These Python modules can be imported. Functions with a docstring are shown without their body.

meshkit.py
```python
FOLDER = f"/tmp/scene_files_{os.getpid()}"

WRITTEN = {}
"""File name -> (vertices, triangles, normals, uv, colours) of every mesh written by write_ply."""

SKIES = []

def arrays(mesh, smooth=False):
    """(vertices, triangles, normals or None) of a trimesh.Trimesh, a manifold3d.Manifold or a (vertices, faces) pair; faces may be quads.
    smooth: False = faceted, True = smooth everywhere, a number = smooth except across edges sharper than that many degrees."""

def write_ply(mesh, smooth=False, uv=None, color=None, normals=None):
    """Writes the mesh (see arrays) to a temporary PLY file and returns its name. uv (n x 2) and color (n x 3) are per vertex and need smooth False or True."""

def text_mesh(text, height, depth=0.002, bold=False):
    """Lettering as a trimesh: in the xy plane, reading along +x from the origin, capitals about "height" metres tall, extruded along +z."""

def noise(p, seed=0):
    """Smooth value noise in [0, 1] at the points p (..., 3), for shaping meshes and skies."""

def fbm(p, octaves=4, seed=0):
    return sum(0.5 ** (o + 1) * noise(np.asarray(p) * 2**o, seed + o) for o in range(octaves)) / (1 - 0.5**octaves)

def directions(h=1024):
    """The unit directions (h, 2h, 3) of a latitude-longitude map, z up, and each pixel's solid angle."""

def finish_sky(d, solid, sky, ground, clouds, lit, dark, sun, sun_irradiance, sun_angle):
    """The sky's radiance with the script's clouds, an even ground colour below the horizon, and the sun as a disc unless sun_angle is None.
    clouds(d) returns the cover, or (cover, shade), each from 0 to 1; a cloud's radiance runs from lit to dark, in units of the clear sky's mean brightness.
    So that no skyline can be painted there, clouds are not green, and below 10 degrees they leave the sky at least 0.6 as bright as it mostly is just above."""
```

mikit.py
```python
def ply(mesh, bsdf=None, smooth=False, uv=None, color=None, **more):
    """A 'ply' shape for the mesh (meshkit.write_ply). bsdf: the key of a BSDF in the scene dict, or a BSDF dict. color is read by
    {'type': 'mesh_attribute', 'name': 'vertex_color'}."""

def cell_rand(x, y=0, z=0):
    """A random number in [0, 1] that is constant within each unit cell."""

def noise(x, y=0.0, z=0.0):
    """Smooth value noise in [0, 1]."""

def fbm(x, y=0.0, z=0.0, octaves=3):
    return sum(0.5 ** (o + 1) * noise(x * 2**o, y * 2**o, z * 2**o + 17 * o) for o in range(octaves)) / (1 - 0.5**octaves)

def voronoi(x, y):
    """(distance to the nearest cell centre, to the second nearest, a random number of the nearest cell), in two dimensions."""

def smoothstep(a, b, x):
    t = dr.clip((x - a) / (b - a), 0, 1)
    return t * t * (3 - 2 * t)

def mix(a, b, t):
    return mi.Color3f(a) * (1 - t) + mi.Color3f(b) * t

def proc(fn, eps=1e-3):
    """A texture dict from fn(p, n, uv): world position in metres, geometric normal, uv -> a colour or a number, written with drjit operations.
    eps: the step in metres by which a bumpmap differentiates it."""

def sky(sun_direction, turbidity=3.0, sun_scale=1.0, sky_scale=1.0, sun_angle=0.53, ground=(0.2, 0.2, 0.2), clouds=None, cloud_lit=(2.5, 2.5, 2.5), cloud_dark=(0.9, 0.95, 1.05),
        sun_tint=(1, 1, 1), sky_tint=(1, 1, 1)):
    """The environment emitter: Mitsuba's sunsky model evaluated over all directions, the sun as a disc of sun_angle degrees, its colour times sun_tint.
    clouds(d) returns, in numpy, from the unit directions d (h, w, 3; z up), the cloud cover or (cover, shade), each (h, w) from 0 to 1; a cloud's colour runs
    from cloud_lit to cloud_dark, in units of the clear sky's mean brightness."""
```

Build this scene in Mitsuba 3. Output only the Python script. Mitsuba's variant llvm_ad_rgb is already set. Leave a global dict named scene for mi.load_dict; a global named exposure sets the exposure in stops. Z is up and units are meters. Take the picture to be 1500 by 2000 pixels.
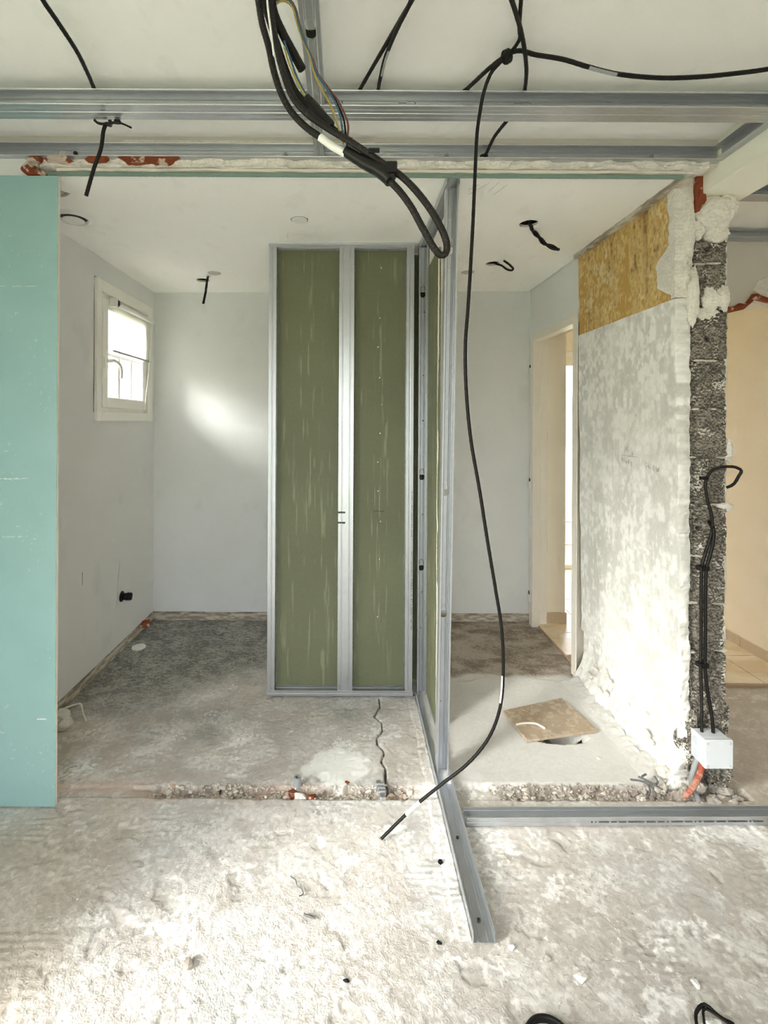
import math, random
import numpy as np, trimesh, manifold3d as m3, drjit as dr
import mitsuba as mi, mikit, meshkit
from mikit import proc, noise, fbm, voronoi, cell_rand, smoothstep, mix
from shapely.geometry import LineString, Polygon, Point, box as sbox
from shapely import affinity
T = mi.ScalarTransform4f
random.seed(7); rng = np.random.default_rng(7)

# ------------------------------------------------------------------ camera, sky, exposure
exposure = 5.88
ROLL = 0.0052
scene = {
    'camera': {'type': 'perspective', 'fov': math.degrees(2 * math.atan(750 / 950)), 'fov_axis': 'x',
               'principal_point_offset_x': 65 / 1500, 'principal_point_offset_y': 175 / 2000, 'near_clip': 0.02, 'far_clip': 500.0,
               'to_world': T().look_at(origin=[0, 0, 1.5], target=[0, 1, 1.5], up=[-math.sin(ROLL), 0, math.cos(ROLL)])},
}
def clouds(d):
    n = meshkit.fbm(d * np.array([3.0, 3.0, 6.0]), 4, 3)
    return 0.55 + 0.45 * np.clip((n - 0.35) * 3, 0, 1), np.clip((n - 0.5) * 1.5, 0, 0.5)
scene['sky'] = mikit.sky((-0.756, -0.525, 0.39), turbidity=3.0, sun_scale=0.13, sun_angle=22.0, sun_tint=(0.70, 0.93, 1.42), sky_scale=1.0, ground=(0.25, 0.25, 0.20),
                         clouds=clouds, cloud_lit=(1.93, 1.88, 1.89), cloud_dark=(1.32, 1.29, 1.29))
labels = {}

# ------------------------------------------------------------------ helpers
def numbered(key):
    if key not in scene and key not in labels and not any(k.startswith(key + '__') for k in scene): return key
    n = 1
    while True:
        k = f'{key}_{n:03d}'
        if k not in scene and k not in labels and not any(q.startswith(k + '__') for q in scene): return k
        n += 1
def thing(name, label, cat, group=None):
    k = numbered(name); labels[k] = {'label': label, 'category': cat}
    if group: labels[k]['group'] = group
    return k
def obj(name, mesh, mat, parent=None, smooth=False, label=None, kind=None, **kw):
    k = numbered((parent + '__' if parent else '') + name)
    scene[k] = mikit.ply(mesh, mat, smooth=smooth, **kw)
    if label or kind:
        labels.setdefault(k, {})
        if label: labels[k]['label'] = label
        if kind: labels[k]['kind'] = kind
    return k
def one(name, mesh, mat, label, cat, group=None, smooth=False):
    k = numbered(name); scene[k] = mikit.ply(mesh, mat, smooth=smooth)
    labels[k] = {'label': label, 'category': cat}
    if group: labels[k]['group'] = group
    return k
def struct(name, mesh, mat, label=None, smooth=False):
    scene[name] = mikit.ply(mesh, mat, smooth=smooth)
    labels[name] = {'kind': 'structure'}
    if label: labels[name]['label'] = label
    return name
def structroot(name, label=None):
    labels[name] = {'kind': 'structure'}
    if label: labels[name]['label'] = label
    return name
cat = trimesh.util.concatenate
def box(x0, x1, y0, y1, z0, z1, c=0.0):
    if c <= 0:
        m = trimesh.creation.box((x1 - x0, y1 - y0, z1 - z0)); m.apply_translation(((x0 + x1) / 2, (y0 + y1) / 2, (z0 + z1) / 2)); return m
    p = []
    for sx, X in ((1, x0), (-1, x1)):
        for sy, Y in ((1, y0), (-1, y1)):
            for sz, Z in ((1, z0), (-1, z1)):
                p += [(X + sx * c, Y + sy * c, Z), (X + sx * c, Y, Z + sz * c), (X, Y + sy * c, Z + sz * c)]
    return trimesh.convex.convex_hull(np.array(p))
def grid(P):
    """open sheet from an array of points (rows, columns, 3)"""
    r, c = P.shape[:2]
    i, j = np.meshgrid(np.arange(r - 1), np.arange(c - 1), indexing='ij')
    a = (i * c + j).ravel()
    q = np.stack([a, a + 1, a + c + 1, a + c], 1)
    return trimesh.Trimesh(P.reshape(-1, 3), np.vstack([q[:, [0, 1, 2]], q[:, [0, 2, 3]]]), process=False)
def curve(pts, step=0.008):
    p = np.asarray(pts, float)
    p = np.vstack([2 * p[0] - p[1], p, 2 * p[-1] - p[-2]])
    out = []
    for k in range(1, len(p) - 2):
        n = max(2, int(np.linalg.norm(p[k + 1] - p[k]) / step))
        t = np.linspace(0, 1, n, endpoint=False)[:, None]
        a, b, c, d = p[k - 1:k + 3]
        out.append(0.5 * (2 * b + (c - a) * t + (2 * a - 5 * b + 4 * c - d) * t ** 2 + (3 * b - a - 3 * c + d) * t ** 3))
    return np.vstack(out + [p[-2][None]])
def tube(pts, r, sides=12, smooth=True, step=0.008):
    p = curve(pts, step) if smooth else np.asarray(pts, float)
    t = np.gradient(p, axis=0); t /= np.linalg.norm(t, axis=1, keepdims=True) + 1e-12
    u = np.cross(t[0], [0.3, 0.2, 0.9]); u /= np.linalg.norm(u)
    rr = np.broadcast_to(r, (len(p),)) if np.ndim(r) == 0 else np.interp(np.linspace(0, 1, len(p)), np.linspace(0, 1, len(r)), r)
    ang = np.arange(sides) * 2 * np.pi / sides
    V = []
    for k in range(len(p)):
        u = u - t[k] * (u @ t[k]); u /= np.linalg.norm(u)
        w = np.cross(t[k], u)
        V.append(p[k] + rr[k] * (np.cos(ang)[:, None] * u + np.sin(ang)[:, None] * w))
    V = np.vstack(V + [p[:1], p[-1:]]); n = len(p); F = []
    for k in range(n - 1):
        a = k * sides + np.arange(sides); b = k * sides + (np.arange(sides) + 1) % sides
        F += [np.stack([a, b, b + sides], 1), np.stack([a, b + sides, a + sides], 1)]
    a = np.arange(sides); b = (a + 1) % sides
    F += [np.stack([b, a, a * 0 + n * sides], 1), np.stack([a + (n - 1) * sides, b + (n - 1) * sides, a * 0 + n * sides + 1], 1)]
    return trimesh.Trimesh(V, np.vstack(F), process=False)
def sweep(poly, O, A, B, L, length):
    """a flat outline (a, b) extruded by length along L from the point O"""
    m = trimesh.creation.extrude_polygon(poly, length, engine='earcut')
    M = np.eye(4); M[:3, 0], M[:3, 1], M[:3, 2], M[:3, 3] = A, B, L, O
    m.apply_transform(M); return m
def man(m): return m3.Manifold(m3.Mesh(np.asarray(m.vertices, np.float32), np.asarray(m.faces, np.uint32)))
def unman(m):
    q = m.to_mesh(); return trimesh.Trimesh(q.vert_properties[:, :3], q.tri_verts, process=False)
def cyl(p0, p1, r, n=24):
    return trimesh.creation.cylinder(radius=r, segment=[p0, p1], sections=n)
def lathe(prof, O, n=40, axis=(0, 0, 1)):
    m = trimesh.creation.revolve(np.array(prof), sections=n)
    m.apply_transform(trimesh.geometry.align_vectors([0, 0, 1], axis)); m.apply_translation(O); return m
def rock(c, s, seed, flat=0.7, n=13):
    r = np.random.default_rng(seed); p = r.normal(size=(n, 3)); p /= np.linalg.norm(p, axis=1, keepdims=True)
    p *= s * r.uniform(0.75, 1.1, (n, 1)) * np.array([r.uniform(0.8, 1.3), r.uniform(0.7, 1.1), flat])
    m = trimesh.convex.convex_hull(p); m.apply_translation(c); return m
def lump(c, s, seed, sub=4, amp=0.25, freq=3.0):
    m = trimesh.creation.icosphere(subdivisions=sub); v = m.vertices
    k = 1 + amp * 2 * (meshkit.fbm(v * freq + seed * 7.3, 4, seed) - 0.5)
    m.vertices = v * k[:, None] * np.asarray(s) + np.asarray(c); return m
X_, Y_, Z_ = np.eye(3)

# ------------------------------------------------------------------ materials
def P(color, rough=0.6, metallic=0.0, spec=0.5, bump=None, **kw):
    c = color if isinstance(color, dict) else {'type': 'rgb', 'value': list(color)}
    rg = rough if isinstance(rough, dict) else float(rough)
    b = {'type': 'principled', 'base_color': c, 'roughness': rg, 'metallic': float(metallic), 'specular': float(spec), **kw}
    if bump: b = {'type': 'bumpmap', 'arbitrary': proc(bump[0], bump[2] if len(bump) > 2 else 1e-3), 'scale': float(bump[1]), 'bsdf': b}
    return {'type': 'twosided', 'bsdf': b}
def M(name, *a, **k): scene['m_' + name] = P(*a, **k); return 'm_' + name

def f_paint(p, n, uv):
    a = fbm(p.x * 2.5, p.y * 2.5 + 3, p.z * 2.5, 3); b = noise(p.x * 90, p.y * 90, p.z * 90)
    s = smoothstep(0.62, 0.75, fbm(p.x * 7, p.y * 7, p.z * 3.5 + 9, 4))
    return mix((0.70, 0.715, 0.715), (0.76, 0.77, 0.76), a + 0.15 * b) * (1 - 0.06 * s)
def f_ceil(p, n, uv):
    a = fbm(p.x * 3, p.y * 3, p.z, 3); b = smoothstep(0.66, 0.8, fbm(p.x * 14, p.y * 9, 4.0, 4))
    return mix((0.86, 0.86, 0.835), (0.89, 0.89, 0.865), a) * (1 - 0.04 * b)
def b_paint(p, n, uv): return fbm(p.x * 60, p.y * 60, p.z * 60, 2)
PAINT = M('paint', proc(f_paint), 0.75, spec=0.3, bump=(b_paint, 0.0006))
CEIL = M('ceiling', proc(f_ceil), 0.85, spec=0.2)
WHITE = M('white', (0.80, 0.79, 0.75), 0.4)
DOORW = M('door_white', (0.78, 0.74, 0.66), 0.4)
UPVC = M('upvc', (0.84, 0.83, 0.78), 0.25)
BEAM = M('beam', (0.83, 0.83, 0.74), 0.8, spec=0.2)
def f_peach(p, n, uv):
    return mix((0.80, 0.69, 0.53), (0.85, 0.76, 0.62), fbm(p.x * 5, p.y * 5, p.z * 5, 4))
PEACH = M('peach', proc(f_peach), 0.8, spec=0.2, bump=(b_paint, 0.001))
HALLW = M('hall_paint', (0.80, 0.74, 0.62), 0.7)
GREYP = M('grey_paint', (0.62, 0.59, 0.54), 0.8)

def f_floor(p, n, uv):
    x, y = p.x, p.y
    big = fbm(x * 2.2 + 5, y * 2.2, 0, 4); mid = fbm(x * 13, y * 15, 3, 5); fine = fbm(x * 80, y * 80, 7, 3); grit = noise(x * 300, y * 300, 1)
    c = mix((0.520, 0.480, 0.445), (0.640, 0.602, 0.568), smoothstep(0.3, 0.7, 0.5 * big + 0.5 * mid))
    c = mix(c, (0.545, 0.535, 0.525), 0.6 * smoothstep(0.45, 0.62, 0.7 * fbm(x * 3.1 + 20, y * 3.1, 9, 3) + 0.3 * mid))   # bare grey screed
    c = mix(c, (0.735, 0.712, 0.680), 0.7 * smoothstep(0.48, 0.64, 0.6 * mid + 0.4 * fine))                                # glue and plaster film
    c = mix(c, (0.85, 0.835, 0.81), 0.8 * smoothstep(0.60, 0.70, 0.75 * fbm(x * 6 + 3, y * 9, 11, 5) + 0.25 * fine))       # whiter smears
    c *= 0.84 + 0.22 * fine + 0.10 * grit
    speck = smoothstep(0.80, 0.88, noise(x * 170, y * 170, 5)) * smoothstep(0.5, 0.7, noise(x * 9, y * 9, 2))
    c = mix(c, (0.22, 0.19, 0.165), 0.35 * speck)
    # shower room: black adhesive in a ragged field, shade deepening back left painted in
    w = smoothstep(-0.50, 0.45, (y - 2.52) + 1.2 * (fbm(x * 3, y * 3, 31, 4) - 0.5) - 0.5 * smoothstep(-1.2, 0.3, x)) * smoothstep(0.42, 0.36, x)
    st = fbm(x * 45 + 2 * noise(x * 9, y * 9, 3), y * 90, 13, 4)
    ad = smoothstep(0.28, 0.66, 0.45 * st + 0.25 * noise(x * 170, y * 170, 4) + 0.3 * fbm(x * 12, y * 14, 40, 3))
    c = mix(c, mix((0.40, 0.39, 0.365), (0.17, 0.17, 0.158), ad), w)
    cb = smoothstep(0.36, 0.34, x) * smoothstep(2.02, 2.05, y)
    c = mix(c, mix((0.40, 0.345, 0.28), (0.50, 0.46, 0.41), st), 0.5 * cb * (1 - w) * smoothstep(0.42, 0.58, fbm(x * 2.6, y * 2.6, 33, 4)))
    # toilet: smooth cement patch in front, brown stripped part behind a ragged line
    tb = smoothstep(0.36, 0.40, x) * smoothstep(1.99, 2.03, y) * smoothstep(1.45, 1.40, x)
    t = smoothstep(-0.03, 0.03, (y - 2.86) + 0.25 * (fbm(x * 4, y * 4, 51, 4) - 0.5))
    cem = mix((0.56, 0.545, 0.52), (0.66, 0.645, 0.62), fbm(x * 5, y * 5, 60, 4)) * (0.90 + 0.12 * fine + 0.06 * grit)
    brn = mix((0.20, 0.165, 0.13), (0.42, 0.37, 0.32), smoothstep(0.3, 0.7, fbm(x * 9, y * 16, 70, 5) * 0.7 + 0.3 * fine))
    c = mix(c, mix(cem, brn, t), tb)
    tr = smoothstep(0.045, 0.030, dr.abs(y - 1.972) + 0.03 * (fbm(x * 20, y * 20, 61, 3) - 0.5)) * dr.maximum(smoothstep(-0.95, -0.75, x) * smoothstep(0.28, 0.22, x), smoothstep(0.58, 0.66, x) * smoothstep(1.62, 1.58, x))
    c = mix(c, mix((0.24, 0.195, 0.16), (0.46, 0.40, 0.345), smoothstep(0.3, 0.7, fbm(x * 60, y * 60, 62, 4))), 0.85 * tr)      # crumbled mortar bed, darkened to paint shade into the trench
    # white plaster powder, also painting in the bright spot of light here
    d = dr.sqrt(dr.square((x + 0.07) / 0.17) + dr.square((y - 2.10) / 0.13)) + 1.6 * (fbm(x * 11, y * 11, 80, 5) - 0.5)
    c = mix(c, (0.90, 0.89, 0.86), smoothstep(0.95, 0.70, d))
    # brick dust along the removed partition
    k = smoothstep(0.10, 0.0, dr.abs(y - 1.98)) * smoothstep(0.42, 0.62, fbm(x * 4, y * 9, 91, 3)) * smoothstep(0.5, 0.2, x)
    c = mix(c, (0.60, 0.42, 0.34), 0.5 * k)
    # brown: painted shade by the left wall, glue film in the right passage
    e = smoothstep(0.36, 0.56, 0.8 * fbm(x * 1.7 + 2, y * 1.3, 97, 4) + 0.2 * mid) * (smoothstep(-0.62, -0.95, x + 0.25 * (fbm(x * 2, y * 2, 98, 3) - 0.5)) * smoothstep(2.0, 1.9, y)) + smoothstep(1.50, 1.60, x + 0.1 * (mid - 0.5))
    c = mix(c, mix((0.37, 0.31, 0.24), (0.50, 0.43, 0.345), 0.5 * mid + 0.5 * fine), 0.65 * dr.clip(e, 0, 1))
    return mi.Color3f(dr.clip(c, 0.02, 0.92))
def b_floor(p, n, uv): return fbm(p.x * 55, p.y * 55, 2, 4) + 0.5 * noise(p.x * 330, p.y * 330, 4)
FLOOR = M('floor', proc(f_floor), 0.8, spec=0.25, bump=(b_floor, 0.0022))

def f_plaster(p, n, uv):
    y, z = p.y, p.z
    g = fbm(y * 3.2 + 1, z * 2.2, 3, 4); s = fbm(y * 42, z * 34, 5, 5); t = fbm(y * 11, z * 9, 8, 5); v = fbm(y * 70, z * 5, 6, 3)
    c = mix((0.62, 0.61, 0.575), (0.72, 0.71, 0.675), fbm(y * 8, z * 2.5, 1, 3))
    c = mix(c, (0.83, 0.82, 0.785), 0.85 * smoothstep(0.42, 0.60, 0.32 * t + 0.24 * g + 0.34 * s + 0.1 * v + 0.02))
    c = mix(c, (0.90, 0.89, 0.86), 0.9 * smoothstep(0.49, 0.62, 0.58 * s + 0.30 * t + 0.12 * v))
    c *= 0.90 + 0.10 * noise(y * 160, z * 120, 3) + 0.05 * v
    dirt = smoothstep(0.62, 0.72, fbm(y * 20, z * 40, 20, 4)) * smoothstep(0.32, 0.05, z + 0.1 * noise(y * 8, z * 8, 1))
    return mi.Color3f(mix(c, (0.42, 0.40, 0.37), 0.6 * dirt))
def b_plaster(p, n, uv): return fbm(p.y * 45, p.z * 45, p.x * 45, 4)
PLASTER = M('plaster', proc(f_plaster), 0.8, spec=0.25, bump=(b_plaster, 0.006))
def f_ochre(p, n, uv):
    y, z = p.y, p.z
    w = 0.6 * (fbm(y * 7, z * 7, 2, 3) - 0.5)
    a = fbm(y * 24 + w, z * 1.5, 1, 5); b = fbm(y * 34, z * 26, 6, 5); d = fbm(y * 80, z * 50, 9, 3)
    c = mix((0.52, 0.32, 0.085), (0.72, 0.57, 0.28), smoothstep(0.38, 0.60, 0.45 * a + 0.2 * b + 0.35 * d))
    c = mix(c, (0.40, 0.225, 0.055), 0.8 * smoothstep(0.47, 0.66, 0.6 * a + 0.25 * b + 0.15 * d))
    c = mix(c, (0.24, 0.13, 0.04), 0.7 * smoothstep(0.57, 0.70, 0.5 * b + 0.3 * a + 0.2 * d))
    c = mix(c, (0.76, 0.66, 0.44), 0.5 * smoothstep(0.64, 0.70, 0.65 * fbm(y * 8, z * 6, 17, 5) + 0.35 * d))
    return mi.Color3f(c)
OCHRE = M('ochre', proc(f_ochre), 0.7, spec=0.4, bump=(b_plaster, 0.006))
def f_lime(p, n, uv):
    c = mix((0.66, 0.63, 0.57), (0.84, 0.81, 0.75), fbm(p.x * 20, p.y * 20, p.z * 20, 4))
    return mi.Color3f(c * (0.85 + 0.25 * noise(p.x * 140, p.y * 140, p.z * 140)))
def b_lime(p, n, uv): return fbm(p.x * 60, p.y * 60, p.z * 60, 4)
def f_scar(p, n, uv):
    return mi.Color3f(mix((0.30, 0.255, 0.20), (0.58, 0.54, 0.46), smoothstep(0.35, 0.65, fbm(p.x * 17, p.y * 17, p.z * 50, 5))))
SCAR = M('scar', proc(f_scar), 0.9, spec=0.2)
LIME = M('lime', proc(f_lime), 0.85, spec=0.2, bump=(b_lime, 0.006))
def f_block(p, n, uv):
    g = 0.6 * noise(p.x * 150, p.y * 150, p.z * 150) + 0.4 * noise(p.x * 280, p.y * 280, p.z * 280); h = fbm(p.x * 14, p.y * 14, p.z * 14, 4)
    c = mix((0.085, 0.074, 0.062), (0.36, 0.33, 0.285), smoothstep(0.30, 0.72, g * 0.8 + 0.2 * h))
    k = smoothstep(1.515, 1.548, p.x + 0.02 * (h - 0.5)) + smoothstep(1.409, 1.399, p.x)
    w = smoothstep(0.60, 0.66, 0.55 * fbm(p.x * 24, p.y * 24, p.z * 15, 5) + 0.45 * g + 0.075 * k)
    return mi.Color3f(mix(c, (0.74, 0.70, 0.64), 0.85 * w))
def b_block(p, n, uv): return noise(p.x * 190, p.y * 190, p.z * 190) + fbm(p.x * 60, p.y * 60, p.z * 60, 3)
BLOCK = M('block', proc(f_block), 0.9, spec=0.15, bump=(b_block, 0.010, 6e-4))
def f_brick(p, n, uv):
    c = mix((0.17, 0.040, 0.016), (0.30, 0.085, 0.040), fbm(p.x * 30, p.y * 30, p.z * 30, 4))
    return mi.Color3f(mix(c, (0.66, 0.57, 0.49), 0.8 * smoothstep(0.56, 0.64, fbm(p.x * 26, p.y * 26, p.z * 26 + 5, 4))))
BRICK = M('brick', proc(f_brick), 0.85, spec=0.2, bump=(b_lime, 0.006))
def f_steel(p, n, uv):
    return mi.Color3f((0.53, 0.548, 0.572)) * (0.95 + 0.08 * fbm(p.x * 40, p.y * 40, p.z * 40, 3))
def r_steel(p, n, uv): return 0.33 + 0.05 * fbm(p.x * 9, p.y * 9, p.z * 9, 2)
STEEL = M('steel', proc(f_steel), proc(r_steel), metallic=0.82)
def f_olive(p, n, uv):
    s = fbm(p.x * 75 + p.y * 75, p.z * 5.5, 2, 3); g = fbm(p.x * 4, p.y * 4, p.z * 3, 3)
    c = mix((0.130, 0.140, 0.078), (0.172, 0.184, 0.110), g)
    c = mix(c, (0.33, 0.34, 0.23), 0.45 * smoothstep(0.60, 0.82, s) * smoothstep(0.35, 0.6, fbm(p.x * 30, p.z * 1.1, 6, 3)))
    return mi.Color3f(c * (0.94 + 0.12 * noise(p.x * 200, p.y * 200, p.z * 200)))
OLIVE = M('olive_board', proc(f_olive), 0.6, spec=0.4)
def f_turq(p, n, uv):
    x, z = p.x, p.z
    c = mix((0.275, 0.455, 0.445), (0.325, 0.51, 0.50), fbm(x * 5, p.y, z * 5, 4))
    def scratch(x0, z0, L, th, sl):
        return smoothstep(th, th * 0.3, dr.abs(z - z0 - sl * (x - x0) - 0.002 * (noise(x * 60, z0) - 0.5))) * smoothstep(L, L * 0.7, dr.abs(x - x0)) * smoothstep(0.25, 0.5, noise(x * 110, z * 300))
    w = scratch(-1.33, 1.275, 0.09, 0.0035, 0.02) + 0.6 * scratch(-1.33, 1.05, 0.09, 0.0022, 0.03) + scratch(-1.19, 0.345, 0.022, 0.004, 0.02) + 0.5 * scratch(-1.30, 2.02, 0.10, 0.002, 0.0)
    sp = 0.6 * smoothstep(0.90, 0.94, noise(x * 120, z * 120, 3)) * smoothstep(0.55, 0.7, noise(x * 9, z * 9, 5))
    return mi.Color3f(mix(c, (0.78, 0.82, 0.80), dr.clip(w + 0.5 * sp, 0, 1)))
TURQ = M('turquoise_board', proc(f_turq), 0.38, spec=0.5)
TURQP = M('turquoise_paper', (0.20, 0.29, 0.25), 0.7)
GYPS = M('gypsum', (0.74, 0.70, 0.62), 0.9, spec=0.2)
BLACK = M('black_sheath', (0.008, 0.0075, 0.007), 0.45, spec=0.25)
TAPE = M('black_tape', (0.008, 0.0075, 0.007), 0.38, spec=0.3)
def f_old(p, n, uv):
    return mi.Color3f(mix((0.009, 0.008, 0.007), (0.055, 0.040, 0.030), smoothstep(0.54, 0.76, fbm(p.x * 330, p.y * 330, p.z * 330, 3)) * smoothstep(0.35, 0.6, noise(p.x * 40, p.y * 40, p.z * 40))))
OLDC = M('old_sheath', proc(f_old), 0.5, spec=0.3)
WTAPE = M('white_tape', (0.80, 0.80, 0.78), 0.4)
YEL = M('yellow_wire', (0.40, 0.31, 0.08), 0.45)
BLU = M('blue_wire', (0.035, 0.11, 0.18), 0.4)
RED = M('red_wire', (0.13, 0.04, 0.028), 0.4)
DARK = M('black_plastic', (0.02, 0.02, 0.02), 0.6)
MARK = M('ink', (0.06, 0.06, 0.065), 0.7)
PENCIL = M('pencil', (0.26, 0.255, 0.25), 0.7)
PLAST = M('white_plastic', (0.80, 0.80, 0.79), 0.35)
BOXP = M('grey_box_plastic', (0.66, 0.69, 0.73), 0.4)
BOXK = M('knockout_plastic', (0.52, 0.56, 0.62), 0.4)
GREYC = M('grey_conduit', (0.30, 0.31, 0.32), 0.5)
WIREG = M('grey_wire', (0.11, 0.11, 0.115), 0.5)
def f_orange(p, n, uv):
    return mi.Color3f(mix((0.36, 0.080, 0.042), (0.44, 0.25, 0.19), smoothstep(0.38, 0.65, fbm(p.x * 70, p.y * 70, p.z * 70, 4))))
ORANGE = M('orange_conduit', proc(f_orange), 0.7, spec=0.3)
def f_tile(p, n, uv):
    v = fbm(p.x * 3 + 2.2 * fbm(p.x * 4, p.y * 4, 1, 3), p.y * 9, 5, 4)
    return mi.Color3f(mix((0.60, 0.47, 0.30), (0.70, 0.60, 0.45), smoothstep(0.3, 0.6, v)))
TILE = M('tile', proc(f_tile), 0.3, spec=0.4)
SKIRT = M('skirting_tile', (0.50, 0.40, 0.27), 0.35)
GROUT = M('grout', (0.36, 0.26, 0.18), 0.9)
def f_plank(p, n, uv):
    c = mix((0.30, 0.22, 0.145), (0.42, 0.33, 0.235), fbm(p.x * 12, p.y * 12, 1, 4))
    c = mix(c, (0.50, 0.42, 0.33), 0.6 * smoothstep(0.48, 0.66, fbm(p.x * 40, p.y * 40, 4, 5)))
    return mi.Color3f(c)
PLANK = M('plank', proc(f_plank), 0.6)
STONES = [M('stone_pale', (0.66, 0.61, 0.54), 0.9), M('stone_grey', (0.45, 0.42, 0.38), 0.9), M('stone_pink', (0.56, 0.42, 0.34), 0.9), M('stone_dark', (0.26, 0.22, 0.19), 0.9)]
WSTONE = M('white_chip', (0.86, 0.85, 0.82), 0.8)
scene['m_glass'] = {'type': 'thindielectric', 'int_ior': 1.5, 'ext_ior': 1.0}
scene['m_blind'] = {'type': 'principledthin', 'base_color': {'type': 'rgb', 'value': [0.86, 0.86, 0.83]}, 'roughness': 0.7, 'diff_trans': 1.1, 'spec_trans': 0.0}
GRASS = M('lawn', (0.29, 0.30, 0.19), 0.9)
WALLX = M('outside_render', (0.70, 0.66, 0.58), 0.9)

# ------------------------------------------------------------------ the setting
ZB = lambda x, y: 2.4655 + 0.0092 * (x + 1.15) + 0.005 * (y - 1.93)
XL, YB, ZC = -1.485, 3.67, 2.615
struct('ground', box(-40, 40, -40, 40, -0.52, -0.30), GRASS, 'lawn outside the house')

# floor: one height field, fine where it is seen
xs = np.concatenate([np.arange(-1.55, 0.088, 0.0052), np.arange(0.09, 0.21, 0.0028), np.arange(0.212, 1.76, 0.0052), np.linspace(1.80, 4.2, 26)])
ys = np.concatenate([np.linspace(-1.5, 1.10, 20), np.arange(1.15, 2.12, 0.0048), np.arange(2.12, 2.70, 0.0050), np.arange(2.705, 3.80, 0.0072), np.linspace(3.9, 5.1, 6)])
gx, gy = np.meshgrid(xs, ys)
def nz(f, s, o=3, fy=None): return meshkit.fbm(np.stack([gx * f, gy * (fy or f), gx * 0 + s * 3.7], -1), o, s) - 0.5
vis = ((gx < 1.78) & (gy > 1.12) & (gy < 3.8)).astype(float)
h = 0.006 * nz(4, 1) + 0.0055 * nz(22, 2, 4) + 0.0030 * nz(75, 3, 2)
tro = np.clip(nz(2.2, 5, 2) * 4 + 0.1, 0, 1)                                            # notched trowel lines left by the tiler
h += 0.0008 * np.sin(gy * 2 * np.pi / 0.024 + 9 * nz(2, 6, 2) + 5 * nz(9, 7, 2)) * np.clip(tro * 3 - 1.5, 0, 1) * (0.3 + 1.2 * np.clip(nz(14, 7, 3) * 3 + 0.5, 0, 1)) * (gy < 1.93)
flake = nz(9, 8, 4); h -= 0.0045 * np.clip((flake - 0.10) * 22, 0, 1)                   # flaked film with sharp little edges
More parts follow.
